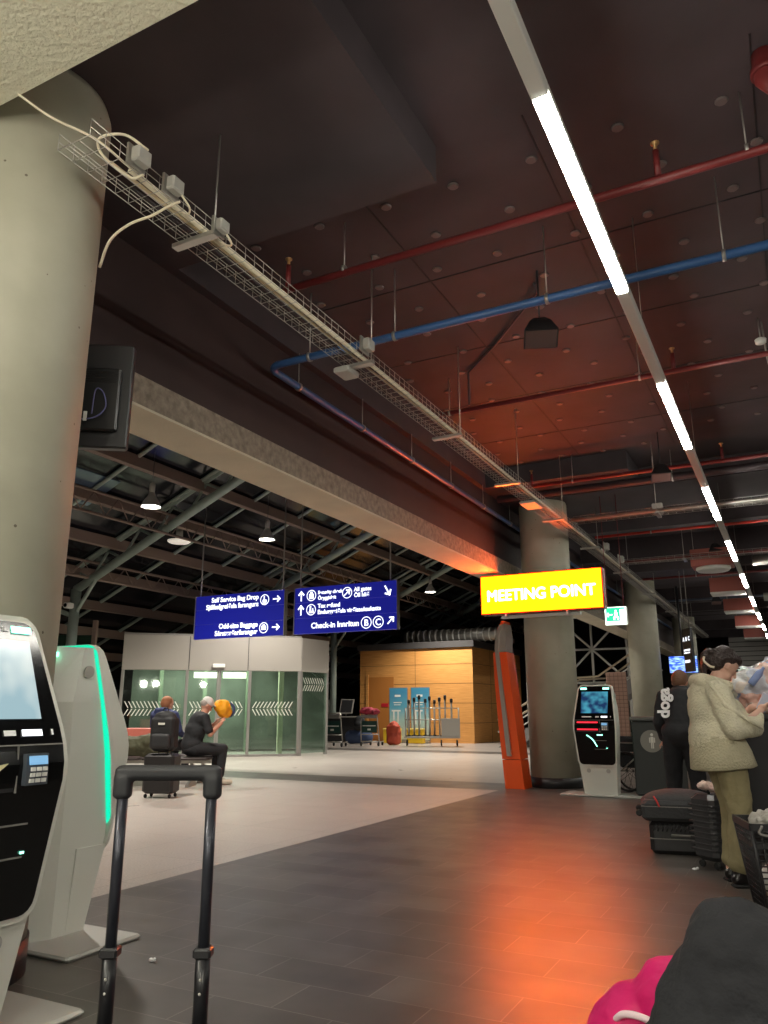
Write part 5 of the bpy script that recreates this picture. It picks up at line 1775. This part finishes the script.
kiosk((-3.24, 2.0, 0), R(90), 'white self service kiosk with lit pale screen at the left edge, nearest the camera', bright_screen())
kiosk((-3.9, 2.98, 0), R(180), 'white kiosk with glowing green edge strip, seen from its side behind the suitcase handle', screen_mat('screen_mid', (40, 70, 90), (90, 150, 170), 5, 0.7))
kiosk((-2.68, 12.35, 0), R(0), 'white kiosk with dark blue screen and red lights beside the middle column', screen_mat('screen_dark', (22, 44, 78), (60, 130, 150), 6, 0.8), red=True)
k3 = [o for o in bpy.data.objects if o.name.startswith('check_in_kiosk')][-1]
# paper slip in the near kiosk
text('lettering', 'IL.', 0.03, M['white_ink'], [o for o in bpy.data.objects if o.name == 'front_panel'][0], (0.075, -front_d(1.515) - 0.009, 1.515), rot=(R(90 - 22), 0, 0))
pc = MB()
pc.v = [Vector(v) for v in ((-2.66, 1.80, 0.82), (-2.655, 2.0, 0.90), (-2.64, 1.82, 0.90), (-2.635, 1.72, 0.78), (-2.655, 1.80, 0.822), (-2.65, 2.0, 0.902), (-2.635, 1.82, 0.902), (-2.63, 1.72, 0.782))]
sl = MB().prism([(0.0, 0.0), (0.16, 0.12), (-0.02, 0.10), (-0.12, -0.08), (-0.04, -0.16)], 0, 0.002, 'X').build('paper_slip', mat('paper', (225, 216, 170), 0.8))
sl.location = (-2.635, 1.86, 0.89)
tag(sl, 'cream paper slip sticking out of the nearest kiosk', 'paper')
# ================================================================ RIGHT HAND GROUP
# bins
t = thing('recycling_bin', 'tall black recycling bin with round person emblem, left of the man in the tracksuit', 'bin', (-2.2, 12.0, 0))
MB().bbox(0, 0.52, 0, 0.5, 0.03, 1.06, 0.02).build('bin_body', mat('bin_dark', (44, 48, 47), 0.5), t)
MB().bbox(-0.02, 0.54, -0.02, 0.52, 1.06, 1.12, 0.015).build('lid', mat('bin_lid', (90, 92, 90), 0.4), t)
MB().lathe([(0.155, -0.004), (0.155, 0.0)], 32, (0.27, 0, 0.78), 'Y').build('emblem', mat('emblem_grey', (128, 126, 118), 0.5), t)
pg = MB()
pg.lathe([(0.02, -0.008), (0.02, -0.004)], 14, (0.28, 0, 0.87), 'Y')
for (x0, x1, z0, z1) in ((0.26, 0.30, 0.76, 0.84), (0.262, 0.276, 0.68, 0.76), (0.284, 0.298, 0.68, 0.76), (0.24, 0.255, 0.76, 0.83), (0.305, 0.32, 0.76, 0.83)):
    pg.box(x0, x1, -0.008, -0.004, z0, z1)
pg.build('pictogram', M['film'], t)
t = thing('recycling_bin', 'second black bin standing behind the man in the tracksuit', 'bin', (-1.62, 12.0, 0))
MB().bbox(0, 0.5, 0, 0.5, 0.03, 1.06, 0.02).build('bin_body', mat('bin_dark2', (52, 55, 54), 0.5), t)
MB().bbox(-0.02, 0.52, -0.02, 0.52, 1.06, 1.12, 0.015).build('lid', mat('bin_lid2', (90, 92, 90), 0.4), t)
# low cart the man works on, with clear sacks
t = thing('cleaning_cart', 'low dark cart with clear plastic sacks in front of the man in the tracksuit', 'cart', (-0.75, 9.7, 0), R(5))
MB().bbox(-0.45, 0.45, -0.3, 0.3, 0.15, 0.22, 0.01).build('deck', M['black_plastic'], t)
f = MB()
for x in (-0.42, 0.42):
    for yy in (-0.27, 0.27):
        f.tube([(x, yy, 0.15), (x, yy, 0.95)], 0.016, 8)
for yy in (-0.27, 0.27):
    f.tube([(-0.42, yy, 0.95), (0.42, yy, 0.95)], 0.016, 8)
f.build('frame', M['galv'], t)
for x in (-0.38, 0.38):
    for yy in (-0.25, 0.25):
        MB().lathe([(0.06, -0.02), (0.07, 0), (0.06, 0.02)], 16, (x, yy, 0.075), 'X').build('wheel', M['rubber'], t)
M['clear_sack'] = mat('clear_sack', (180, 180, 178), 0.2, bump=(10, 0.8))
blob('sack', [('e', (-0.18, 0, 0.52), (0.22, 0.24, 0.33)), ('e', (0.2, 0, 0.48), (0.22, 0.24, 0.28)), ('c', (-0.18, 0, 0.8), 0.06, (-0.15, 0, 0.98), 0.1)], M['clear_sack'], t, voxel=0.02, smooth=3, disp=(0.1, 0.05))

# black cart with the large bag of cans
t = thing('waste_cart', 'black sided cart at the right edge under the large clear bag', 'cart', (0.1, 7.9, 0), R(4))
MB().bbox(-0.62, 0.9, -0.4, 0.4, 0.12, 1.13, 0.02).build('bin_body', mat('cart_black', (46, 46, 48), 0.55), t)
MB().bbox(-0.64, 0.92, -0.42, 0.42, 1.13, 1.17, 0.012).build('rim', mat('cart_rim', (70, 70, 72), 0.45), t)
for x in (-0.5, 0.75):
    for yy in (-0.32, 0.32):
        MB().lathe([(0.05, -0.02), (0.06, 0), (0.05, 0.02)], 16, (x, yy, 0.062), 'X').build('wheel', M['rubber'], t)
def film_mat():
    m = mat('clear_bag', (235, 228, 222), 0.25, bump=(12, 0.8))
    nt = m.node_tree
    b = nt.nodes['Principled BSDF']
    tc = nt.nodes.new('ShaderNodeTexCoord')
    vo = nt.nodes.new('ShaderNodeTexVoronoi')
    vo.inputs['Scale'].default_value = 9
    nz = nt.nodes.new('ShaderNodeTexNoise')
    nz.inputs['Scale'].default_value = 4
    nt.links.new(tc.outputs['Object'], nz.inputs['Vector'])
    mxv = nt.nodes.new('ShaderNodeMixRGB')
    mxv.inputs[0].default_value = 0.3
    nt.links.new(tc.outputs['Object'], mxv.inputs[1])
    nt.links.new(nz.outputs['Color'], mxv.inputs[2])
    nt.links.new(mxv.outputs[0], vo.inputs['Vector'])
    sp = nt.nodes.new('ShaderNodeSeparateColor')
    nt.links.new(vo.outputs['Color'], sp.inputs[0])
    rp = nt.nodes.new('ShaderNodeValToRGB')
    cr = rp.color_ramp
    cr.interpolation = 'LINEAR'
    cr.elements[0].color = lin((236, 226, 216))
    cr.elements[1].color = lin((226, 214, 190))
    for p, c in ((0.3, (228, 160, 140)), (0.45, (238, 236, 232)), (0.6, (140, 160, 200)), (0.72, (240, 232, 226)), (0.85, (170, 205, 205))):
        e = cr.elements.new(p)
        e.color = lin(c)
    nt.links.new(sp.outputs[0], rp.inputs[0])
    nt.links.new(rp.outputs[0], b.inputs['Base Color'])
    return m


M['clear_bag'] = film_mat()
bgb = blob('waste_bag', [('e', (-0.28, 7.72, 1.38), (0.30, 0.28, 0.22)), ('e', (-0.02, 7.75, 1.42), (0.36, 0.32, 0.26)), ('e', (0.3, 7.9, 1.42), (0.45, 0.36, 0.24)), ('e', (-0.3, 7.7, 1.28), (0.18, 0.25, 0.13)), ('e', (0.1, 7.8, 1.26), (0.6, 0.34, 0.11)), ('c', (-0.15, 7.72, 1.5), 0.1, (-0.05, 7.7, 1.62), 0.06)],
           M['clear_bag'], voxel=0.016, smooth=2, disp=(0.10, 0.12))
tag(bgb, 'large clear plastic bag stuffed with crumpled wrappers on the black cart, beside the woman', 'bag')
# bottles and wrappers in the bag's top
for i, (x, yy, z, c, a) in enumerate(((-0.34, 7.42, 1.42, (150, 170, 220), 40), (-0.20, 7.36, 1.31, (90, 120, 200), 70), (-0.02, 7.38, 1.22, (200, 60, 60), -20))):
    Mx = Matrix.Translation((x, yy, z)) @ Matrix.Rotation(R(a), 4, 'Y')
    b = MB().lathe([(0.028, 0), (0.03, 0.02), (0.03, 0.12), (0.013, 0.16), (0.013, 0.185)], 14)
    b.v = [Mx @ v for v in b.v]
    o = b.build('bottle', mat('bottle_%d' % i, c, 0.25))
    tag(o, ('pale blue bottle poking out at the top of the clear bag', 'deep blue bottle in the middle of the clear bag', 'red bottle low in the clear bag')[i], 'bottle')

# shopping basket
t = thing('shopping_basket', 'tall black plastic basket with mesh sides and white cloth at the right edge', 'basket', (-0.14, 5.55, 0), R(16))
BH = 0.55
def bw(z):
    return 0.19 + 0.07 * z / BH, 0.15 + 0.06 * z / BH
g = MB()
for k in range(1, 15):
    z = 0.03 + (BH - 0.06) * k / 15
    a, b = bw(z)
    for (p, q) in (((-a, -b), (a, -b)), ((a, -b), (a, b)), ((a, b), (-a, b)), ((-a, b), (-a, -b))):
        g.wire((p[0], p[1], z), (q[0], q[1], z), 0.0045)
n = 10
a0, b0 = bw(0.03)
a1, b1 = bw(BH)
for k in range(n + 1):
    u = -1 + 2 * k / n
    for s in (-1, 1):
        g.wire((u * a0, s * b0, 0.03), (u * a1, s * b1, BH), 0.0045)
        g.wire((s * a0, u * b0, 0.03), (s * a1, u * b1, BH), 0.0045)
g.build('mesh_side', M['black_plastic'], t)
for s in (-1, 1):
    for q in (-1, 1):
        MB().tube([(s * a0, q * b0, 0.02), (s * a1, q * b1, BH)], 0.011, 8).build('corner_post', M['black_plastic'], t)
r_ = MB()
for z0_, z1_, ex in ((BH - 0.03, BH + 0.01, 0.012), (BH - 0.13, BH - 0.10, 0.004)):
    a, b = bw(z0_)
    a += ex; b += ex
    for (x0, x1, y0, y1) in ((-a, a, -b, -b + 0.015), (-a, a, b - 0.015, b), (-a, -a + 0.015, -b, b), (a - 0.015, a, -b, b)):
        r_.box(x0, x1, y0, y1, z0_, z1_)
r_.build('rim', M['black_plastic'], t)
MB().bbox(-a0, a0, -b0, b0, 0.0, 0.03, 0.008).build('base', M['black_plastic'], t)
MB().tube(arc([(-0.2, -0.22, BH), (-0.19, -0.24, BH - 0.05), (0.19, -0.24, BH - 0.05), (0.2, -0.22, BH)]), 0.008, 8).build('handle', M['frame_grey'], t)
tag(blob('white_cloth', [('e', (-0.17, 5.55, 0.2), (0.16, 0.12, 0.15)), ('e', (-0.13, 5.55, 0.34), (0.14, 0.12, 0.1))], mat('cloth_white', (214, 210, 204), 0.9, bump=(14, 0.6)), voxel=0.014, disp=(0.08, 0.03)), 'white cloth crumpled inside the black mesh basket', 'cloth')
tag(blob('grey_shirt', [('e', (-0.2, 5.59, 0.55), (0.15, 0.12, 0.06)), ('e', (-0.1, 5.63, 0.59), (0.13, 0.1, 0.05))], mat('cloth_grey', (176, 172, 164), 0.9, bump=(14, 0.6)), voxel=0.010, smooth=2, disp=(0.06, 0.07)), 'pale grey shirt lying over the top of the mesh basket', 'clothes')
tag(blob('green_cloth', [('e', (-0.02, 5.5, 0.56), (0.07, 0.07, 0.035))], mat('cloth_green', (60, 150, 100), 0.8), voxel=0.01, disp=(0.05, 0.02)), 'small green cloth tucked at the basket rim', 'cloth')
tag(blob('teal_bag', [('e', (-0.18, 6.7, 0.13), (0.08, 0.1, 0.13))], mat('teal', (40, 130, 150), 0.5), voxel=0.012, disp=(0.05, 0.02)), 'small teal bag on the floor behind the woman and the basket', 'bag')

# suitcases
t = shell_case((-1.0, 7.72, 0), R(10), 0.64, 0.46, 0.27, mat('case_black', (30, 30, 31), 0.33), 'ribbed black hard suitcase lying flat on the floor under the soft one', ribs=False, handle=False, wheels=False)
rb = MB()
for k in range(16):
    x = -0.29 + k * 0.037
    rb.v += []
    rb.tube([(x, -0.236, 0.19), (x + 0.03, -0.236, 0.25)], 0.008, 6)
rb.build('ribs', M['black_plastic'], t)
MB().tube([(-0.14, -0.24, 0.16), (-0.13, -0.265, 0.165), (0.13, -0.265, 0.165), (0.14, -0.24, 0.16)], 0.01, 8).build('handle', M['frame_grey'], t)
MB().box(-0.322, 0.322, -0.234, 0.234, 0.125, 0.132).build('zip', M['frame_grey'], t)
t = thing('suitcase', 'soft black suitcase with bulging lid lying on top of the ribbed one', 'suitcase', (-1.02, 7.70, 0.272), R(10))
MB().bbox(-0.35, 0.35, -0.25, 0.25, 0, 0.17, 0.03).build('shell', mat('case_soft', (48, 49, 51), 0.7, bump=(40, 0.3)), t)
blob('lid_bulge', [('e', (-0.02, 0, 0.155), (0.32, 0.23, 0.1))], mat('case_soft2', (58, 58, 60), 0.75, bump=(30, 0.3)), t, voxel=0.015)
MB().box(-0.352, 0.352, -0.252, 0.252, 0.118, 0.125).build('zip', M['frame_grey'], t)
for x in (0.16, 0.21):
    MB().tube([(x, -0.256, 0.12), (x, -0.262, 0.16)], 0.005, 6).build('zip_pull', M['galv'], t)
tg = MB().tube(arc([(-0.24, -0.21, 0.2), (-0.22, -0.25, 0.17), (-0.2, -0.258, 0.12)]), 0.008, 6).build('red_tag', mat('tag_red', (200, 50, 50), 0.6), t)
for yy in (-0.18, 0.18):
    MB().lathe([(0.022, -0.015), (0.03, 0), (0.022, 0.015)], 14, (-0.37, yy, 0.06), 'Y').build('wheel', M['rubber'], t)
t = shell_case((-0.68, 7.1, 0), R(52), 0.36, 0.24, 0.55, mat('case_graphite', (52, 52, 54), 0.35), 'upright ribbed grey suitcase just behind the woman\'s legs')
MB().bbox(-0.1, 0.1, -0.15, -0.12, 0.33, 0.45, 0.01).build('front_pocket', M['black_plastic'], t)
tag(blob('paper_heap', [('e', (-0.68, 7.1, 0.60), (0.13, 0.1, 0.03)), ('e', (-0.74, 7.07, 0.61), (0.07, 0.07, 0.035))], mat('heap_pale', (226, 200, 190), 0.7, noise=(20, 0.3)), voxel=0.008, smooth=1, disp=(0.035, 0.05)), 'pale crumpled papers on top of the upright grey suitcase', 'papers')

# folded wheelchair between kiosk and bin
t = thing('folded_wheelchair', 'folded wheelchair with black wheels between the kiosk and the bin', 'wheelchair', (-2.42, 12.85, 0), R(70))
for x in (-0.09, 0.09):
    w = MB()
    pts = [(x, 0.28 * math.cos(2 * PI * k / 28), 0.3 + 0.28 * math.sin(2 * PI * k / 28)) for k in range(29)]
    w.tube(pts, 0.018, 6, False)
    for k in range(10):
        a = 2 * PI * k / 10
        w.wire((x, 0, 0.3), (x, 0.27 * math.cos(a), 0.3 + 0.27 * math.sin(a)), 0.003)
    w.build('wheel', M['rubber'], t)
f = MB()
for x in (-0.06, 0.06):
    f.tube(arc([(x, 0.3, 0.95), (x, 0.18, 0.97), (x, 0.15, 0.6), (x, -0.2, 0.55), (x, -0.4, 0.2), (x, -0.45, 0.1)]), 0.013, 8)
    f.tube([(x, 0.15, 0.72), (x, -0.2, 0.72), (x, -0.22, 0.55)], 0.012, 8)
    f.tube([(x, 0.12, 0.3), (x, -0.2, 0.55)], 0.012, 8)
f.build('frame', M['galv'], t)
blob('seat_fabric', [('b', (-0.05, 0.05, -0.2, 0.17, 0.35, 0.82), 0.03)], M['black_cloth'], t, voxel=0.012)
for x in (-0.08, 0.08):
    MB().lathe([(0.06, -0.015), (0.07, 0), (0.06, 0.015)], 14, (x, -0.38, 0.075), 'X').build('caster', M['rubber'], t)

# grid panel, stairs and white space frame far beyond the middle column
t = thing('mesh_partition', 'tall pale reddish grid partition beyond the kiosk with the dark screen', 'partition', (-4.25, 20.3, 0))
MB().bbox(0, 0.5, 0, 0.06, 0, 2.15, 0.01).build('panel', mat('mesh_panel', (186, 150, 132), 0.6), t)
g = MB()
for k in range(22):
    g.box(-0.004, 0.504, -0.01, 0.0, 0.05 + k * 0.095, 0.06 + k * 0.095)
for k in range(6):
    g.box(k * 0.1 - 0.004, k * 0.1 + 0.004, -0.01, 0.0, 0.02, 2.13)
g.build('grid_lines', mat('mesh_line', (120, 92, 80), 0.6), t)
t = thing('red_panel_light', 'small red lit sign far behind the grid partition', 'sign', (-4.15, 23.4, 1.62))
MB().bbox(0, 0.14, 0, 0.08, 0, 0.3, 0.01).build('casing', M['red_led'], t)
MB().box(0.05, 0.09, 0.0, 0.08, -1.62, 0.0).build('post', M['black_matte'], t)
t = thing('staircase', 'grey staircase with pale handrails rising to the right beyond the middle column', 'stairs', (-9.2, 26.0, 0))
pr_ = [(0, 0), (0.4, 0), (2.6, 1.15), (3.9, 1.35), (4.9, 2.35), (4.9, 2.75), (3.7, 1.75), (2.5, 1.6), (0, 0.25)]
MB().prism([(0.0, 0.0), (0.6, 0.0), (2.7, 1.15), (3.6, 1.2), (5.2, 2.2), (5.2, 2.62), (3.5, 1.6), (2.5, 1.55)], 0, 0.08, 'Y').build('stringer', M['wall_grey'], t)
MB().prism([(0.0, 0.0), (0.6, 0.0), (2.7, 1.15), (3.6, 1.2), (5.2, 2.2), (5.2, 2.62), (3.5, 1.6), (2.5, 1.55)], 1.6, 1.68, 'Y').build('stringer', M['wall_grey'], t)
for k in range(9):
    MB().bbox(0.1 + k * 0.28, 0.42 + k * 0.28, 0.08, 1.6, 0.10 + k * 0.165, 0.14 + k * 0.165, 0.005).build('tread', M['frame_grey'], t)
for k in range(6):
    MB().bbox(3.6 + k * 0.28, 3.92 + k * 0.28, 0.08, 1.6, 1.6 + k * 0.18, 1.64 + k * 0.18, 0.005).build('tread', M['frame_grey'], t)
MB().bbox(2.5, 3.7, 0.08, 1.6, 1.5, 1.56, 0.005).build('landing', M['frame_grey'], t)
for yy in (0.04, 1.64):
    MB().tube([(0, yy, 0.9), (2.5, yy, 2.25), (3.5, yy, 2.3), (5.2, yy, 3.4)], 0.035, 8).build('handrail', mat('rail_buff', (200, 185, 160), 0.4), t)
    MB().tube([(0, yy, 0.5), (2.5, yy, 1.85), (3.5, yy, 1.9), (5.2, yy, 3.0)], 0.025, 8).build('handrail', M['white_metal'], t)
t = thing('space_frame', 'white tubular space frame behind the stairs beyond the middle column', 'space frame', (-9.0, 29.0, 2.0))
f = MB()
for k in range(4):
    x = k * 1.25
    f.tube([(x, 0, 0.2), (x, 0, 2.6)], 0.045, 8)
    if k < 3:
        for (z0, z1) in ((0.2, 1.4), (1.4, 2.6)):
            f.tube([(x, 0, z0), (x + 1.25, 0, z0)], 0.04, 8)
            if (k + (z0 > 1)) % 2:
                f.tube([(x, 0, z0), (x + 1.25, 0, z1)], 0.04, 8)
            else:
                f.tube([(x, 0, z1), (x + 1.25, 0, z0)], 0.04, 8)
        f.tube([(x, 0, 2.6), (x + 1.25, 0, 2.6)], 0.04, 8)
f.build('lattice', M['white_metal'], t)
MB().tube([(0, 0, -2.0), (0, 0, 0.25)], 0.05, 8).build('post', M['white_metal'], t)
MB().tube([(3.75, 0, -2.0), (3.75, 0, 0.25)], 0.05, 8).build('post', M['white_metal'], t)

# ================================================================ FOREGROUND
# suitcase with raised handle
hz = math.atan2(0.1, 0.196)
t = thing('suitcase', 'black suitcase in the foreground with its telescopic handle pulled up', 'suitcase', (-1.19, 1.30, 0), hz)
MB().bbox(-0.19, 0.19, -0.24, 0.04, 0.05, 0.60, 0.03).build('shell', M['black_plastic'], t)
for sx in (-1, 1):
    MB().tube([(sx * 0.093, 0, 0.58), (sx * 0.093, 0, 0.74)], 0.015, 12).build('lower_tube', mat('sleeve', (24, 24, 27), 0.35), t)
    MB().tube([(sx * 0.093, 0, 0.72), (sx * 0.093, 0, 1.05)], 0.0115, 12).build('upper_tube', mat('tube_grey', (58, 60, 68), 0.3, 0.5), t)
    MB().bbox(sx * 0.093 - 0.018, sx * 0.093 + 0.018, -0.018, 0.018, 0.725, 0.745, 0.004).build('collar', M['black_plastic'], t)
    for k in range(2):
        MB().ball((sx * 0.093 + 0.0, -0.0155, 0.69 - 0.025 * k), (0.003, 0.002, 0.003), 8, 6).build('button', M['grey_plastic'], t)
    for sy in (-0.18, 0.0):
        MB().lathe([(0.02, -0.014), (0.028, 0), (0.02, 0.014)], 14, (sx * 0.13, sy, 0.028), 'X').build('wheel', M['rubber'], t)
blob('grip', [('b', (-0.112, 0.112, -0.014, 0.014, 1.058, 1.09), 0.008), ('b', (-0.113, -0.075, -0.016, 0.016, 1.02, 1.075), 0.008), ('b', (0.075, 0.113, -0.016, 0.016, 1.02, 1.075), 0.008)], mat('grip', (40, 41, 44), 0.5), t, voxel=0.0035, smooth=6)

# magenta rucksack
t = thing('rucksack', 'magenta rucksack with a white zip, at the bottom behind the black knee', 'bag', (-0.37, 2.17, 0.0), R(-12))
blob('bag_body', [('e', (0.02, 0, 0.28), (0.2, 0.16, 0.28)), ('e', (0.05, 0, 0.5), (0.13, 0.12, 0.13)), ('e', (-0.06, -0.02, 0.36), (0.14, 0.13, 0.2)), ('e', (0.0, 0, 0.12), (0.2, 0.15, 0.12))], M['pink'], t, voxel=0.009, smooth=5, disp=(0.09, 0.03))
MB().tube(arc([(-0.10, -0.09, 0.47), (-0.05, -0.125, 0.515), (0.02, -0.14, 0.52), (0.08, -0.14, 0.49), (0.14, -0.13, 0.45)]), 0.008, 8).build('zip', mat('zip_white', (240, 215, 222), 0.6), t)
MB().tube(arc([(-0.10, -0.10, 0.475), (-0.125, -0.11, 0.455), (-0.14, -0.11, 0.43)]), 0.007, 8).build('zip_pull', mat('pull_grey', (110, 70, 85), 0.5), t)

# seated person at the right edge, only the bent knee is in view
t = thing('person', 'person in black trousers sitting at the lower right, only one bent knee in view', 'person', (0.34, 1.31, 0), R(160))
# local +x is the facing direction (towards the left of the picture)
KN = (0.495, 0.015, 0.818)
body = [('e', (0.0, 0, 0.56), (0.17, 0.19, 0.14)), ('c', (-0.02, 0, 0.6), 0.15, (-0.1, 0, 1.0), 0.16), ('e', (-0.1, 0, 1.08), (0.12, 0.21, 0.12)), ('c', (-0.1, 0, 1.12), 0.055, (-0.07, 0, 1.26), 0.05)]
body += [('c', (0.04, 0.1, 0.55), 0.1, (0.48, 0.12, 0.53), 0.07), ('c', (0.48, 0.12, 0.53), 0.065, (0.5, 0.12, 0.1), 0.04), ('c', (0.48, 0.12, 0.06), 0.04, (0.66, 0.13, 0.04), 0.032)]
body += [('c', (0.04, -0.1, 0.58), 0.1, KN, 0.07), ('c', KN, 0.055, (0.68, 0.2, 0.42), 0.04), ('c', (0.68, 0.2, 0.42), 0.04, (0.76, 0.24, 0.34), 0.032)]
for s in (-1, 1):
    body += [('c', (-0.1, s * 0.2, 1.1), 0.055, (-0.02, s * 0.25, 0.84), 0.045), ('c', (-0.02, s * 0.25, 0.84), 0.042, (0.2, s * 0.15, 0.76), 0.03)]
    body += fingers((0.2, s * 0.15, 0.76), (0.9, 0, -0.2), (0, 1, 0), (0, 0, -1), curl=0.6)
body += head_prims((-0.03, 0, 1.36), R(12))
blob('body', body, M['skin'], t, voxel=0.01, smooth=3)
face_marks(t, (-0.03, 0, 1.36), R(12))
blob('hair', [('e', (-0.06, 0, 1.41), (0.1, 0.088, 0.088)), ('e', (-0.09, 0, 1.36), (0.07, 0.085, 0.09))], M['hair_dark'], t, voxel=0.01, smooth=2)
blob('black_jacket', [('e', (-0.02, 0, 0.68), (0.19, 0.21, 0.15)), ('c', (-0.03, 0, 0.7), 0.18, (-0.1, 0, 1.0), 0.18), ('e', (-0.1, 0, 1.07), (0.15, 0.24, 0.13)),
                      ('c', (-0.1, -0.21, 1.1), 0.08, (-0.02, -0.26, 0.84), 0.07), ('c', (-0.1, 0.21, 1.1), 0.08, (-0.02, 0.26, 0.84), 0.07),
                      ('c', (-0.02, -0.26, 0.84), 0.068, (0.17, -0.17, 0.77), 0.05), ('c', (-0.02, 0.26, 0.84), 0.068, (0.17, 0.17, 0.77), 0.05)], M['black_cloth'], t, voxel=0.014, smooth=5)
blob('trousers', [('e', (0.02, 0, 0.58), (0.19, 0.21, 0.13)), ('c', (0.06, 0.1, 0.56), 0.13, (0.48, 0.12, 0.54), 0.1), ('c', (0.48, 0.12, 0.54), 0.095, (0.5, 0.12, 0.15), 0.08),
                  ('c', (0.06, -0.1, 0.6), 0.13, KN, 0.088), ('c', KN, 0.088, (0.585, 0.10, 0.6), 0.08), ('c', (0.585, 0.10, 0.6), 0.08, (0.66, 0.18, 0.46), 0.075), ('c', (0.2, -0.06, 0.62), 0.12, (0.45, 0.02, 0.68), 0.11)], M['leg_cloth'], t, voxel=0.008, smooth=5, disp=(0.10, 0.05))
blob('shoe', [('c', (0.46, 0.12, 0.05), 0.048, (0.68, 0.13, 0.042), 0.042)], M['boot'], t, voxel=0.012, smooth=3)
blob('shoe', [('c', (0.73, 0.23, 0.38), 0.05, (0.78, 0.3, 0.24), 0.042)], M['boot'], t, voxel=0.012, smooth=3)
bench((0.53, 1.24, 0), R(160) + PI / 2, 'seat row under the person in black trousers at the lower right', 2)

tag(blob('paper_scrap', [('e', (-0.86, 6.86, 0.012), (0.02, 0.015, 0.01)), ('e', (-0.84, 6.865, 0.018), (0.01, 0.012, 0.012))], M['white_ink'], voxel=0.003, smooth=1), 'tiny white paper scrap on the dark floor near the suitcases', 'scrap')
tag(blob('paper_scrap', [('e', (-2.98, 3.22, 0.01), (0.014, 0.01, 0.009)), ('e', (-2.965, 3.225, 0.012), (0.008, 0.01, 0.009))], M['white_ink'], voxel=0.002, smooth=1), 'tiny white crumb on the floor beside the base of the green-striped kiosk', 'scrap')
